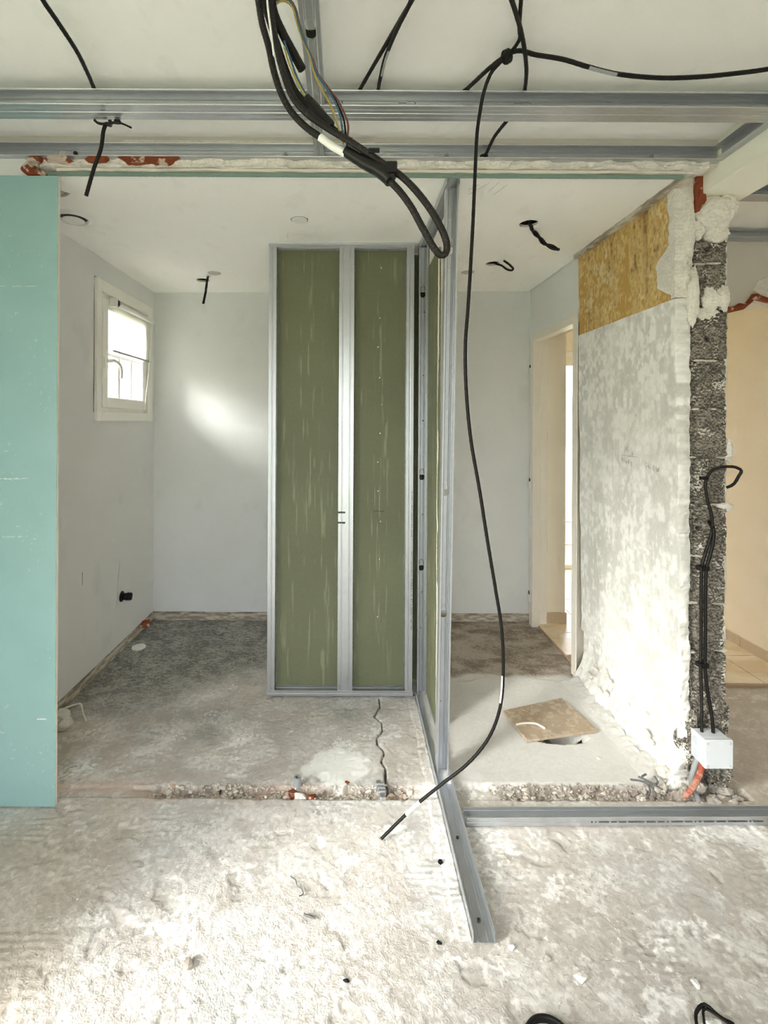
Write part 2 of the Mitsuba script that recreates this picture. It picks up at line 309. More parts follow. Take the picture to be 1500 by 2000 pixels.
rough = (gy > 2.15) & (gx < 0.36); h += rough * (0.006 * nz(40, 9, 3, 80))
smooth_t = np.clip((gx - 0.37) / 0.03, 0, 1) * np.clip((gy - 2.0) / 0.02, 0, 1) * np.clip((2.84 + 0.2 * nz(5, 11) - gy) / 0.02, 0, 1) * (gx < 1.42)
h = h * (1 - 0.8 * smooth_t) + 0.010 * smooth_t
e0 = 1.937 + 0.010 * nz(14, 12, 3) + 0.006 * nz(50, 13, 2); e1 = 2.004 + 0.030 * nz(9, 14, 3) + 0.02 * nz(36, 15, 3)
tr = np.clip((gy - e0) / 0.006, 0, 1) * np.clip((e1 - gy) / 0.012, 0, 1)
tr *= np.clip((gx + 0.84 + 0.3 * nz(8, 16)) / 0.1, 0.15, 1) * (1 - 0.75 * np.clip((gx - 0.24) / 0.03, 0, 1) * np.clip((0.66 - gx) / 0.05, 0, 1)) * (gx < 1.62)
h = h * (1 - 0.5 * tr) - tr * (0.024 + 0.024 * nz(42, 17, 3))
crack = np.array([(0.161, 2.645), (0.162, 2.569), (0.125, 2.479), (0.161, 2.429), (0.165, 2.376), (0.13, 2.318), (0.134, 2.263), (0.16, 2.217), (0.144, 2.16), (0.157, 2.112), (0.155, 2.051), (0.159, 1.994), (0.154, 1.953)])
dcr = np.full(gx.shape, 9.0)
wx, wy = gx + 0.014 * nz(34, 18, 3) + 0.010 * nz(95, 28, 2), gy + 0.014 * nz(34, 19, 3)
for a, b in zip(crack[:-1], crack[1:]):
    t = np.clip(((wx - a[0]) * (b - a)[0] + (wy - a[1]) * (b - a)[1]) / ((b - a) @ (b - a)), 0, 1)
    dcr = np.minimum(dcr, np.hypot(wx - a[0] - t * (b - a)[0], wy - a[1] - t * (b - a)[1]))
wid = np.where(gy < 2.13, 0.0072, 0.0050)
h -= 0.026 * np.clip((wid - dcr) / 0.003, 0, 1)
def pit(x, y, rx, ry, d, soft=0.25):
    global h
    q = np.hypot((gx - x) / rx, (gy - y) / ry) + 0.25 * nz(30, 21, 2)
    h = h - d * np.clip((1 - q) / soft, 0, 1)
pit(1.03, 2.33, 0.10, 0.06, 0.07); pit(1.00, 2.295, 0.13, 0.035, 0.06)
pit(-0.526, 2.003, 0.010, 0.012, 0.014); pit(-0.33, 1.975, 0.012, 0.010, 0.012); pit(-0.20, 2.03, 0.02, 0.014, 0.014)
lumpR = np.clip((gx - 1.225 - 0.05 * nz(5, 23, 4)) / 0.09, 0, 1) * (gy > 1.98) * (gy < 2.85) * (gx < 1.42)              # mortar shoulder along the wall foot
h += lumpR * (0.026 + 0.05 * nz(26, 24, 5))
h += 0.005 * np.clip((gx - 0.318 - 0.03 * nz(6, 29, 4)) / 0.004, 0, 1) * (gx < 0.3590) * (gy > 1.41) * (gy < 2.64)             # mortar lip beside the long track
h = h * np.where(vis > 0, 1, 0.3)
P3 = np.stack([gx, gy, h], -1)
fm = grid(P3)                                                                            # the crack and the holes go right through the screed
gone = (dcr < np.where(gy < 2.13, 0.0046, 0.0026) * (0.4 + 1.2 * (nz(30, 25, 3) + 0.5))) | (np.hypot((gx - 1.02) / 0.125, (gy - 2.325) / 0.055) + 0.3 * nz(25, 26) < 0.8) | (np.hypot(gx + 0.526, gy - 2.003) < 0.007) | (np.hypot(gx + 0.33, gy - 1.975) < 0.007) | (np.hypot(gx + 0.20, gy - 2.03) < 0.008)
fm.update_faces(gone.ravel()[fm.faces].sum(1) < 2)
struct('subfloor', box(-1.5, 4.2, -1.5, 5.0, -0.20, -0.06), GREYP, 'dark layer under the screed')
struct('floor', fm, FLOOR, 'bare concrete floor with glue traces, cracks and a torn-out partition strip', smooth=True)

# bathroom: left wall with the window hole, back wall, ceiling board
WY0, WY1, WZ0, WZ1 = 2.806, 3.520, 1.552, 2.342
def wall_hole(a0, a1, z0, z1, hy0, hy1, hz0, hz1, x0, x1):
    return cat([box(x0, x1, a0, hy0, z0, z1), box(x0, x1, hy1, a1, z0, z1), box(x0, x1, hy0, hy1, z0, hz0), box(x0, x1, hy0, hy1, hz1, z1)])
LY0, LY1, LZ = -0.08, 0.86, 2.28                                                         # garden opening left of the camera
struct('wall_left', cat([wall_hole(LY1, 3.95, -0.45, 2.9, WY0, WY1, WZ0, WZ1, XL - 0.28, XL - 0.014), box(XL - 0.28, XL - 0.014, -1.6, LY0, -0.45, 2.9), box(XL - 0.28, XL - 0.014, LY0, LY1, LZ, 2.9)]), GREYP, 'pale grey painted wall with the small window')
obj('lining', wall_hole(LY1, YB, 0.066, 2.9, WY0, WY1, WZ0, WZ1, XL - 0.014, XL), PAINT, 'wall_left', label='pale grey painted lining board')
struct('wall_back', box(-1.6, 1.62, YB + 0.014, YB + 0.2, -0.4, 2.9), GREYP, 'pale grey painted back wall')
obj('lining', cat([box(-1.6, -0.55, YB, YB + .014, 0.066, 2.9), box(-0.55, 1.36, YB, YB + .014, 0.064, 2.9)]), PAINT, 'wall_back', label='pale grey painted lining board')
HOLES = [(-1.022, 3.353, 0.045), (0.874, 2.405, 0.045), (0.876, 3.021, 0.042)]
cb = sbox(XL, 1.915, 1.345, YB)
for x, y, r in HOLES + [(-0.252, 2.348, 0.0425), (-1.318, 2.305, 0.058)]: cb = cb.difference(Point(x, y).buffer(r, 24))
FLAP = Polygon([(-1.29, 2.10), (-1.255, 1.99), (-1.196, 2.068), (-1.235, 2.095)]); cb = cb.difference(FLAP)
cm = trimesh.creation.extrude_polygon(cb, 0.013, engine='earcut'); v = cm.vertices.copy()
v[:, 2] += ZB(v[:, 0], v[:, 1]); cm.vertices = v
struct('ceiling_bathroom', cm, CEIL, 'white plasterboard ceiling of the bathroom')
ceil = structroot('ceiling', 'white ceiling of the front room')
struct('ceiling', cat([box(XL, 4.2, -1.5, 2.05, ZC, ZC + 0.2), box(1.59, 4.2, 2.05, 2.9, ZC, ZC + 0.2)]), CEIL, 'white ceiling of the front room')
struct('roof_slab', box(-1.8, 4.5, -1.6, 5.3, 2.82, 3.0), GREYP)

# strip above the bathroom opening: wall stub, two plasterboard edges, torn plaster, bricks
lint = struct('wall_front', box(XL, 1.43, 1.905, 2.02, 2.512, 2.83), GREYP, 'wall strip left above the opening of the torn-down partition')
def ragged(x0, x1, z0, z1, y0, amp, nzs, seed, dx=0.006, dz=0.004):
    X, Zz = np.meshgrid(np.arange(x0, x1, dx), np.arange(z0, z1 + 1e-6, dz))
    q = np.stack([X * 25, Zz * 60, X * 0 + seed], -1); D = meshkit.fbm(q, 4, seed); E = meshkit.fbm(np.stack([X * 7, Zz * 30, X * 0 + 3.1], -1), 3, seed + 5)
    lo = 0.012 * (meshkit.fbm(np.stack([X * 18, X * 0, X * 0], -1), 4, seed + 9) - 0.5)
    Zq = Zz + lo * (1 - (Zz - z0) / (z1 - z0))
    Y = y0 - amp * (D - 0.3) - amp * 0.8 * np.floor(E * 4) / 4
    Y[0, :] = y0 + 0.02; Y[:, 0] = y0 + 0.02; Y[:, -1] = y0 + 0.02
    return grid(np.stack([X, Y, Zq], -1))
obj('plaster_strip', ragged(-1.225, 1.395, 2.488, 2.535, 1.908, 0.032, 0, 4), LIME, 'wall_front', smooth=40, label='torn pale plaster strip')
obj('plaster_strip', cat([box(XL, -1.225, 1.893, 1.906, 2.44, 2.52)]), PAINT, 'wall_front')
obj('plaster_strip', ragged(-0.9, 0.1, 2.578, 2.600, 1.902, 0.007, 0, 14), LIME, 'wall_front', smooth=40, label='flaking paint above the rail')
obj('board_edge', box(-1.20, 1.30, 1.900, 1.914, 2.462, 2.474, 0.001), TURQP, 'wall_front', label='turquoise edge of the ceiling board')
obj('board_edge', ragged(-1.16, 1.305, 2.475, 2.487, 1.900, 0.006, 0, 24, 0.006, 0.003), GYPS, 'wall_front', smooth=40, label='cream edge of the second board')
def rough_outline(pts, k):
    c = np.array(Polygon(pts).segmentize(0.004).exterior.coords)[:-1]; q = np.stack([c[:, 0] * 70, c[:, 1] * 70, c[:, 0] * 0 + k], -1)
    return Polygon(c + 0.010 * np.stack([meshkit.fbm(q, 3, 7) - 0.5, 0.6 * (meshkit.fbm(q, 3, 8) - 0.5)], -1)).buffer(0)
for k, pts in enumerate([[(-1.262, 2.508), (-1.235, 2.520), (-1.205, 2.514), (-1.215, 2.502), (-1.25, 2.499)], [(-1.275, 2.470), (-1.256, 2.497), (-1.222, 2.482), (-1.190, 2.462), (-1.20, 2.452), (-1.262, 2.452)],
                         [(-1.19, 2.512), (-1.165, 2.521), (-1.105, 2.519), (-1.08, 2.506), (-1.12, 2.498), (-1.18, 2.501)], [(-1.03, 2.508), (-1.015, 2.520), (-0.94, 2.520), (-0.955, 2.505), (-1.00, 2.500)],
                         [(-0.905, 2.520), (-0.69, 2.520), (-0.665, 2.516), (-0.72, 2.500), (-0.80, 2.496), (-0.87, 2.497)]]):
    m = trimesh.creation.extrude_polygon(rough_outline(pts, k), 0.03, engine='earcut')
    v = m.vertices.copy(); w = np.stack([v[:, 0], 1.905 - v[:, 2] - 0.006 * (v[:, 2] > 0.01) * meshkit.fbm(np.stack([v[:, 0] * 50, v[:, 1] * 70, v[:, 1] * 0], -1), 3, k), v[:, 1]], 1); m.vertices = w; m.invert()
    obj('brick', m, BRICK, 'wall_front', smooth=40)

# right wall: block core, plaster skin, ochre band, door, end of the wall with its blocks
XW = lambda z: 1.375 - 0.017 * z
struct('wall_right', cat([box(1.412, 1.54, 2.05, 2.90, 0, 2.5), box(1.385, 1.60, 2.90, 3.66, 2.17, 2.83), box(1.385, 1.585, 3.62, 3.80, -0.4, 2.83), box(1.43, 1.60, 2.05, 2.9, 2.44, 2.83)]), GREYP,
       'stripped block wall between bathroom and passage')
def skin(z0, z1, f_edge, mat, off, label, amp=0.010, top=False):
    yy = np.linspace(0, 1, 190); zz = np.arange(z0, z1 + 1e-6, 0.0062)
    U, Zz = np.meshgrid(yy, zz)
    fe = f_edge(Zz); Y = fe + (2.861 - 0.008 * (meshkit.fbm(np.stack([Zz * 16, Zz * 0, Zz * 0 + 1], -1), 4, 29) - 0.5) - fe) * U
    q = np.stack([Y * 12, Zz * 8, Y * 0], -1)
    X = XW(Zz) - off - amp * (meshkit.fbm(q, 4, 31) - 0.5) - 0.004 * np.floor(5 * meshkit.fbm(q * 0.6 + 9, 3, 33)) / 5 - 0.003 * (meshkit.fbm(q * 5, 3, 35) - .5)
    hf = 0.24 + 0.22 * (meshkit.fbm(np.stack([Y * 4.5, Y * 0, Y * 0], -1), 4, 41) - 0.5) + 0.10 * (Y - 2.2)
    foot = np.clip((hf - Zz) / 0.012, 0, 1)                                                                     # plaster broken off near the floor
    sh = np.clip((0.17 - Zz) / 0.17, 0, 1) ** 1.7
    det = meshkit.fbm(q * 3.5, 5, 43) - 0.5
    X = X + foot * (0.011 + 0.016 * det) - sh * (0.085 + 0.05 * (meshkit.fbm(np.stack([Y * 3.0, Zz * 2, Y * 0], -1), 3, 45) - 0.5)) - 0.030 * det * np.clip(sh * 6, 0, 1)
    P_ = np.stack([X, Y, Zz], -1)
    rim = P_[:, :1].copy(); rim[..., 0] = 1.399; rim[..., 1] += 0.010 * (meshkit.fbm(rim * 30, 3, 47) - 0.3)
    midr = P_[:, :1].copy(); midr[..., 0] = 0.45 * midr[..., 0] + 0.55 * 1.395; midr[..., 1] -= 0.004 * meshkit.fbm(midr * 60, 3, 48)[..., None][..., 0]
    cols = [rim]
    for f in (0.2, 0.4, 0.6, 0.8, 0.93):
        c_ = P_[:, :1] * f + rim * (1 - f); w = meshkit.fbm(np.stack([c_[..., 2] * 45, c_[..., 0] * 90, c_[..., 0] * 0 + 3], -1), 4, 49) - 0.5
        w2 = meshkit.fbm(np.stack([c_[..., 2] * 160, c_[..., 0] * 160, c_[..., 0] * 0 + 8], -1), 3, 50) - 0.5; c_[..., 1] += 0.016 * w + 0.008 * w2 - 0.004 * math.sin(f * math.pi); c_[..., 0] += 0.006 * w + 0.004 * w2; cols.append(c_)
    P_ = np.concatenate(cols + [P_], 1)
    if top:
        t = P_[-1:].copy(); t[..., 0] += 0.03; P_ = np.concatenate([P_, t], 0)
    return obj('plaster', grid(P_[:, ::-1]), mat, 'wall_right', smooth=50, label=label)
edge = lambda z: 2.002 + 0.022 * (meshkit.fbm(np.stack([z * 9, z * 0, z * 0 + 2], -1), 4, 51) - 0.5) + 0.012 * (meshkit.fbm(np.stack([z * 50, z * 0, z * 0 + 2], -1), 3, 53) - 0.5)
skin(-0.01, 2.022, edge, PLASTER, 0.004, 'patchy white and grey plaster', top=True)
edge2 = lambda z: 2.026 + 0.090 * np.clip((2.25 - z) / 0.06, 0, 1) * np.clip((z - 2.04) / 0.05, 0, 1) + 0.035 * (meshkit.fbm(np.stack([z * 16, z * 0, z * 0 + 7], -1), 4, 55) - 0.5)
skin(2.015, 2.50, edge2, OCHRE, -0.003, 'ochre glue-stained band under the ceiling', amp=0.006)
# white plaster between the ochre band and the end of the wall
def skinw():
    zz = np.arange(2.02, 2.53, 0.006); yy = np.linspace(0, 1, 26); U, Zz = np.meshgrid(yy, zz)
    a, b = edge(Zz) - 0.004, edge2(Zz) + 0.012; Y = a + (b - a) * U; q = np.stack([Y * 30, Zz * 22, Y * 0], -1)
    X = XW(Zz) - 0.008 - 0.014 * (meshkit.fbm(q, 4, 61) - 0.45); X[:, -1] += 0.014
    P_ = np.stack([X, Y, Zz], -1); r = P_[:, :1].copy(); r[..., 0] = 1.402
    return grid(np.concatenate([r, P_], 1)[:, ::-1])
obj('plaster', skinw(), LIME, 'wall_right', smooth=50, label='lumpy white plaster beside the ochre band')
# rough seam where ceiling board meets the wall
zz = np.linspace(1.92, 2.87, 150)
seam = np.stack([np.stack([XW(2.47) - 0.018 - 0.014 * meshkit.fbm(np.stack([zz * 20, zz * 0, zz * 0 + i], -1), 3, 63), zz, ZB(1.35, zz) - 0.002 + 0 * zz + (-0.022 * (i == 2)) - 0.014 * (i == 1) * 0.8 + 0.006 * (meshkit.fbm(np.stack([zz * 30, zz * 0 + 4, zz * 0 + i], -1), 3, 65) - 0.5) + 0.012 * (i == 0)], -1) for i in range(3)]
               + [np.stack([XW(2.47) + 0.02 + 0 * zz, zz, ZB(1.35, zz) - 0.02], -1)], 0)
obj('plaster', grid(seam), SCAR, 'wall_right', smooth=60, label='torn plaster seam under the ceiling')
# painted boarding round the door
XD = 1.352
struct('wall_right_lining', cat([box(XD, 1.40, 2.862, YB, 2.150, 2.50), box(XD, 1.40, 3.625, YB, 0, 2.16)]), PAINT, 'painted plasterboard around the door')
# courses of the block end
zc = [2.255, 2.162, 1.967, 1.767, 1.567, 1.364, 1.164, 0.956, 0.76, 0.56, 0.371]
for k, (zt, zb) in enumerate(zip(zc[:-1], zc[1:])):
    X, Zz = np.meshgrid(np.linspace(1.397, 1.549, 50), np.arange(zb + 0.003, zt - 0.003, 0.0032))
    q = np.stack([X * 60, Zz * 60, X * 0 + k * 5], -1)
    D = 0.013 * (meshkit.fbm(q * 1.4, 4, 70 + k) - 0.5) + 0.014 * (meshkit.fbm(q * 0.25, 3, 90 + k) - 0.5)
    g = (0.022 * np.exp(-((X - 1.421) / .011) ** 2) + 0.012 * np.exp(-((X - 1.50) / .016) ** 2) * (k % 2)) * (k > 2) * (0.6 + 0.8 * meshkit.fbm(q * .2 + 3, 3, 99)) + 0.002
    g = g + 0.016 * np.clip((0.010 - np.abs(X - 1.402)) / 0.006, 0, 1)
    for hx, hz in ((1.466, 2.220), (1.462, 1.848), (1.441, 1.107), (1.440, 1.073)): g = g + 0.045 * (np.hypot(X - hx, Zz - hz) < 0.0105)      # drilled holes
    edge_ = np.minimum(np.minimum(Zz - zb, zt - Zz), np.minimum(X - 1.392, 1.552 - X))
    Y = 1.998 + [0, .004, -.003, .005, -.002, .003, -.004, .002, .005, -.003][k] + D + g + 0.016 * np.clip((0.013 - edge_) / 0.013, 0, 1) ** 2
    Xq = X + 0.010 * (meshkit.fbm(np.stack([X * 0, Zz * 40, X * 0 + k], -1), 3, 95) - 0.5) * (np.abs(X - 1.473) / 0.076)
    P_ = np.stack([Xq, Y, Zz], -1)
    back = P_.copy(); 
    P_ = np.concatenate([np.concatenate([P_[:, :1] + [0.0, 0.09, 0], P_, P_[:, -1:] + [0.0, 0.09, 0]], 1)], 0)
    t0, t1 = P_[:1].copy(), P_[-1:].copy(); t0[..., 1] = 2.09; t1[..., 1] = 2.09
    obj('block', grid(np.concatenate([t0, P_, t1], 0)), BLOCK, 'wall_right', smooth=50)
# mortar: core sheet behind the joints, with lumps squeezed out; right-hand plaster edge; broken foot
obj('joint', cat([box(1.40, 1.546, 2.018, 2.09, z - .006, z + .006) for z in zc[1:]] + [box(1.40, 1.546, 2.06, 2.09, 0.0, 2.3)]), BLOCK, 'wall_right')
obj('mortar', cat([lump((1.397 + 0.152 * rng.random(), 2.008, z + rng.normal() * 0.004), (0.012 + 0.020 * rng.random(), 0.010, 0.0038), int(z * 1000) + i, 3, 0.9, 6) for z in zc[1:-1] for i in range(2)]), LIME, 'wall_right', smooth=50)
X, Zz = np.meshgrid(np.linspace(0, 1, 6), np.arange(0.33, 2.47, 0.005))
w_ = 0.010 + 0.022 * (meshkit.fbm(np.stack([Zz[:, :1] * 13, Zz[:, :1] * 0, Zz[:, :1] * 0], -1), 4, 101) - 0.35)
Pp = np.stack([1.543 + w_ * X * np.ones_like(Zz), 2.006 + 0.012 * meshkit.fbm(np.stack([X * 3, Zz * 40, X * 0], -1), 3, 103) + 0.02 * (X > 0.9), Zz], -1)
e = Pp[:, -1:].copy(); e[..., 1] = 2.95; e[..., 0] = 1.575
obj('plaster', grid(np.concatenate([Pp, e], 1)), LIME, 'wall_right', smooth=50, label='thin plaster edge on the passage side')
obj('plaster', cat([lump((1.487, 2.005, 2.36), (0.072, 0.045, 0.082), 3, 5, 0.22, 2.2), lump((1.50, 2.01, 2.29), (0.05, 0.035, 0.045), 5, 4, 0.3), lump((1.425, 2.00, 2.30), (0.022, 0.022, 0.04), 6, 4, 0.3), lump((1.545, 2.02, 2.40), (0.045, 0.05, 0.045), 8, 4, 0.3)]), LIME, 'wall_right', smooth=60, label='thick white plaster lump under the beam')
obj('plaster', cat([lump((1.475, 2.000, 2.005), (0.035, 0.012, 0.055), 11, 4, 0.45, 3), lump((1.53, 2.000, 2.02), (0.024, 0.012, 0.05), 12, 4, 0.45, 3), lump((1.46, 2.002, 1.95), (0.05, 0.010, 0.03), 13, 4, 0.45, 3), lump((1.40, 1.995, 2.02), (0.022, 0.02, 0.12), 14, 4, 0.35), lump((1.372, 2.03, 2.13), (0.02, 0.06, 0.07), 15, 4, 0.5),
                    lump((1.558, 2.01, 1.39), (0.018, 0.02, 0.05), 16, 3, 0.4), lump((1.555, 2.01, 1.16), (0.022, 0.014, 0.02), 17, 3, 0.4), lump((1.535, 2.0, 1.165), (0.03, 0.012, 0.012), 18, 3, 0.4)]), LIME, 'wall_right', smooth=60, label='white plaster smeared over the upper blocks')
m = trimesh.creation.extrude_polygon(Polygon([(1.402, 2.365), (1.405, 2.42), (1.402, 2.47), (1.408, 2.545), (1.425, 2.56), (1.437, 2.545), (1.434, 2.50), (1.445, 2.44), (1.447, 2.405), (1.428, 2.395), (1.42, 2.37)]).segmentize(0.006), 0.03, engine='earcut')
v = m.vertices.copy(); m.vertices = np.stack([v[:, 0], 2.01 - v[:, 2] + 0.008 * (meshkit.fbm(np.stack([v[:, 0] * 60, v[:, 1] * 60, v[:, 2] * 0], -1), 3, 4)), v[:, 1]], 1); m.invert()
obj('brick', m, BRICK, 'wall_right', label='upright broken red brick beside the beam')
obj('plaster', cat([box(1.378, 1.404, 1.998, 2.06, 2.34, 2.56, 0.004), lump((1.385, 2.0, 2.30), (0.025, 0.02, 0.12), 19, 4, 0.3), box(1.436, 1.462, 2.0, 2.06, 2.43, 2.56, 0.003)]), LIME, 'wall_right', smooth=40)
r_ = np.random.default_rng(5); ft_ = []
for i in range(30):
    y = r_.uniform(1.99, 2.84); a = r_.random(); z = 0.30 * (1 - a) ** 1.5; s_ = .005 + .013 * r_.random() ** 2
    ft_.append(lump((XW(z) - .012 - .105 * a ** 1.5, y, z * .62 + .006), (s_ * .6, s_ * 1.7, s_ * .8), 900 + i, 2, .7, 3))
obj('plaster', cat(ft_), LIME, 'wall_right', smooth=40, label='crumbs of plaster and mortar along the wall foot')
# broken foot of the wall end
foot = [lump((1.41, 2.03, 0.19), (0.035, 0.05, 0.20), 21, 4, 0.5, 4), lump((1.52, 2.03, 0.28), (0.05, 0.04, 0.10), 22, 4, 0.5, 4), lump((1.45, 2.03, 0.31), (0.05, 0.03, 0.07), 23, 4, 0.5, 4), lump((1.52, 2.02, 0.10), (0.045, 0.06, 0.10), 24, 4, 0.5, 4), lump((1.46, 2.07, 0.10), (0.06, 0.03, 0.12), 25, 4, 0.4, 4)]
obj('broken_block', cat(foot), BLOCK, 'wall_right', smooth=50, label='crumbled lowest block behind the junction box')
# ceiling beam along the wall line
struct('ceiling_beam', box(1.432, 1.63, -1.4, 2.05, 2.44, 2.83, 0.003), BEAM, 'boxed white beam under the ceiling')

# passage on the right and hall beyond the door
rl = Polygon([(1.55, 2.83), (1.55, 2.135), (2.14, 2.140), (2.20, 2.155), (2.24, 2.165), (2.27, 2.19), (2.30, 2.215), (2.33, 2.20), (2.40, 2.19), (2.48, 2.21), (2.62, 2.20), (4.2, 2.20), (4.2, 2.83)]).segmentize(0.02)
struct('wall_passage', cat([sweep(rl, (0, 2.94, 0), X_, Z_, -Y_, 0.16), box(2.62, 4.2, 2.78, 2.94, 0, 2.2)]), GREYP, 'greyish wall over the passage opening with a broken lower edge')
m = grid(np.stack([np.stack([x + 0 * np.arange(7.), 2.775 - 0.03 * np.sin(np.linspace(0, 3.1, 7)) * (0.4 + meshkit.fbm(np.array([[x * 20, 0, 0]]), 3, 7)[0]), np.interp(x, [1.95, 2.14, 2.24, 2.30, 2.40, 2.62], [2.128, 2.145, 2.168, 2.222, 2.196, 2.205]) - 0.012 + np.linspace(0.0, 0.04, 7) * (0.3 + 1.1 * meshkit.fbm(np.array([[x * 14, 3, 0]]), 3, 9)[0])], -1) for x in np.arange(2.02, 2.62, 0.008)], 0))
obj('brick', m, BRICK, 'wall_passage', smooth=50, label='torn brick edge along the lintel')
obj('plaster', lump((2.43, 2.78, 2.275), (0.13, 0.018, 0.075), 31, 5, 0.3, 3), LIME, 'wall_passage', smooth=60, label='bare patch where paint came off')
struct('wall_hall', box(2.615, 2.8, 2.94, 5.0, -0.4, 2.83), PEACH, 'peach painted wall of the hall')
hx0, hx1, hz1 = 1.72, 2.56, 2.24
struct('wall_hall_end', cat([box(1.585, hx0, 4.95, 5.15, -0.4, 2.83), box(hx1, 2.8, 4.95, 5.15, -0.4, 2.83), box(hx0, hx1, 4.95, 5.15, hz1, 2.83), box(hx0, hx1, 4.95, 5.15, -0.4, 0.0)]), HALLW, 'end wall of the hall with a glazed door')
struct('wall_hall_left', box(1.40, 1.60, 3.80, 5.15, -0.4, 2.83), HALLW)
struct('ceiling_hall', box(1.60, 2.7, 2.94, 5.15, 2.50, 2.62), CEIL, 'hall ceiling')
# hall floor tiles
hall = structroot('floor_hall', 'cream tiled floor of the hall')
obj('bed', box(1.385, 2.63, 2.80, 4.96, -0.02, 0.010), GROUT, 'floor_hall')
obj('edge', box(1.60, 4.2, 2.772, 2.80, -0.02, 0.014, 0.003), GROUT, 'floor_hall', label='rough brown edge where the tiles stop')
k = 0
for i in range(5):
    for j in range(7):
        x0, y0 = 1.39 + i * 0.333, 2.79 + j * 0.333
        x1 = min(x0 + 0.329, 2.612); y1 = min(y0 + 0.329, 4.95)
        if x1 - x0 < 0.03: continue
        if x0 < 1.58 and y0 < 2.93 : x0 = 1.60
        if x0 < 1.60 and y1 > 3.63: x0 = 1.60 if y0 > 3.5 else x0
        if x1 - x0 < 0.03: continue
        obj('tile', box(x0, x1, y0, y1, 0.0, 0.016 + 0.0008 * rng.random(), 0.0012), TILE, 'floor_hall')
for j in range(7):
    y0 = 2.95 + j * 0.30
    obj('baseboard_tile', box(2.604, 2.616, y0, min(y0 + 0.297, 4.95), 0.012, 0.085, 0.002), SKIRT, 'wall_hall')
obj('baseboard_tile', box(1.585, 1.612, 3.612, 3.80, 0.012, 0.095, 0.002), SKIRT, 'wall_right')
obj('baseboard_tile', box(1.46, 1.60, 3.608, 3.62, 0.012, 0.095, 0.002), SKIRT, 'wall_right')

# glazed door at the end of the hall
d2 = structroot('door_2', 'white glazed door at the end of the hall')
fr = [box(hx0, hx0 + 0.06, 4.95, 5.01, 0, hz1, .003), box(hx1 - 0.06, hx1, 4.95, 5.01, 0, hz1, .003), box(hx0, hx1, 4.95, 5.01, hz1 - 0.06, hz1, .003)]
obj('frame', cat(fr), UPVC, 'door_2')
obj('leaf', cat([box(hx0 + .06, hx0 + .15, 4.96, 5.0, 0.01, hz1 - .06, .003), box(hx1 - .15, hx1 - .06, 4.96, 5.0, 0.01, hz1 - .06, .003), box(hx0 + .15, hx1 - .15, 4.96, 5.0, hz1 - .15, hz1 - .06, .003), box(hx0 + .15, hx1 - .15, 4.96, 5.0, 0.01, .06, .003), box(hx0 + .15, hx1 - .15, 4.965, 4.985, .255, .268, .003), box(hx0 + .15, hx1 - .15, 4.965, 4.985, .488, .50, .003)]), UPVC, 'door_2')
obj('pane', box(hx0 + .15, hx1 - .15, 4.988, 4.9885, .06, hz1 - .15), 'm_glass', 'door_2')

# bathroom door frame (no leaf), hinge pins
d1 = structroot('door_1', 'white steel door frame without a leaf')
y0, y1, zt = 2.895, 3.625, 2.155
obj('frame', cat([box(1.338, 1.40, 3.575, 3.632, 0.0, zt, .003), box(1.40, 1.46, 3.600, 3.632, 0.0, zt, .003), box(1.338, 1.40, 2.874, 3.632, zt - 0.052, zt, .003), box(1.40, 1.46, 2.874, 3.632, zt - 0.028, zt, .003),
                  box(1.332, 1.338, 2.866, 2.925, 0.0, zt + .02, .001), box(1.338, 1.46, 2.917, 2.925, 0.0, zt, .001)]), DOORW, 'door_1')
obj('reveal', box(1.455, 1.60, 3.618, 3.70, 0.0, 2.40), HALLW, 'door_1')
for z in (1.907, 1.063, 0.222):
    hk = obj('hinge', cat([cyl((1.338, 3.628, z - 0.045), (1.338, 3.628, z + 0.005), 0.009, 16), box(1.330, 1.345, 3.60, 3.628, z - 0.045, z + 0.005, .001)]), WHITE, 'door_1', smooth=40)
    obj('pin', cyl((1.338, 3.628, z + 0.004), (1.338, 3.628, z + 0.028), 0.007, 16), DARK, hk, smooth=40)
# window
w1 = structroot('window_1', 'small white tilt window in the left wall')
Y0, Y1, Z0, Z1 = 2.812, 3.60, 1.500, 2.335
def ring(y0, y1, z0, z1, wl, wr, wb, wt, x0, x1, c=0.003):
    return cat([box(x0, x1, y0, y0 + wl, z0, z1, c), box(x0, x1, y1 - wr, y1, z0, z1, c), box(x0, x1, y0 + wl, y1 - wr, z0, z0 + wb, c), box(x0, x1, y0 + wl, y1 - wr, z1 - wt, z1, c)])
obj('trim', ring(Y0, Y1, Z0, Z1, .052, .085, .056, .07, XL - 0.002, XL + 0.018), UPVC, 'window_1')
obj('frame', ring(2.850, 3.530, 1.548, 2.275, .045, .040, .035, .05, XL - 0.075, XL - 0.005), UPVC, 'window_1')
obj('sash', ring(2.886, 3.500, 1.580, 2.235, .066, .050, .066, .06, XL - 0.06, XL + 0.012, .004), UPVC, 'window_1')
obj('glazing_bar', cat([box(XL - .035, XL - .020, 3.150, 3.172, 1.64, 2.18, .002), box(XL - .035, XL - .020, 3.330, 3.345, 1.64, 2.18, .002), box(XL - .035, XL - .020, 2.95, 3.452, 1.905, 1.925, .002)]), UPVC, 'window_1')
obj('pane', box(XL - .028, XL - .0275, 2.945, 3.455, 1.64, 2.18), 'm_glass', 'window_1')
hd = obj('handle', cat([box(XL + .012, XL + .022, 2.904, 2.936, 1.815, 1.885, .004), cyl((XL + .02, 2.920, 1.862), (XL + .052, 2.920, 1.862), 0.010, 16)]), UPVC, 'window_1', smooth=40)
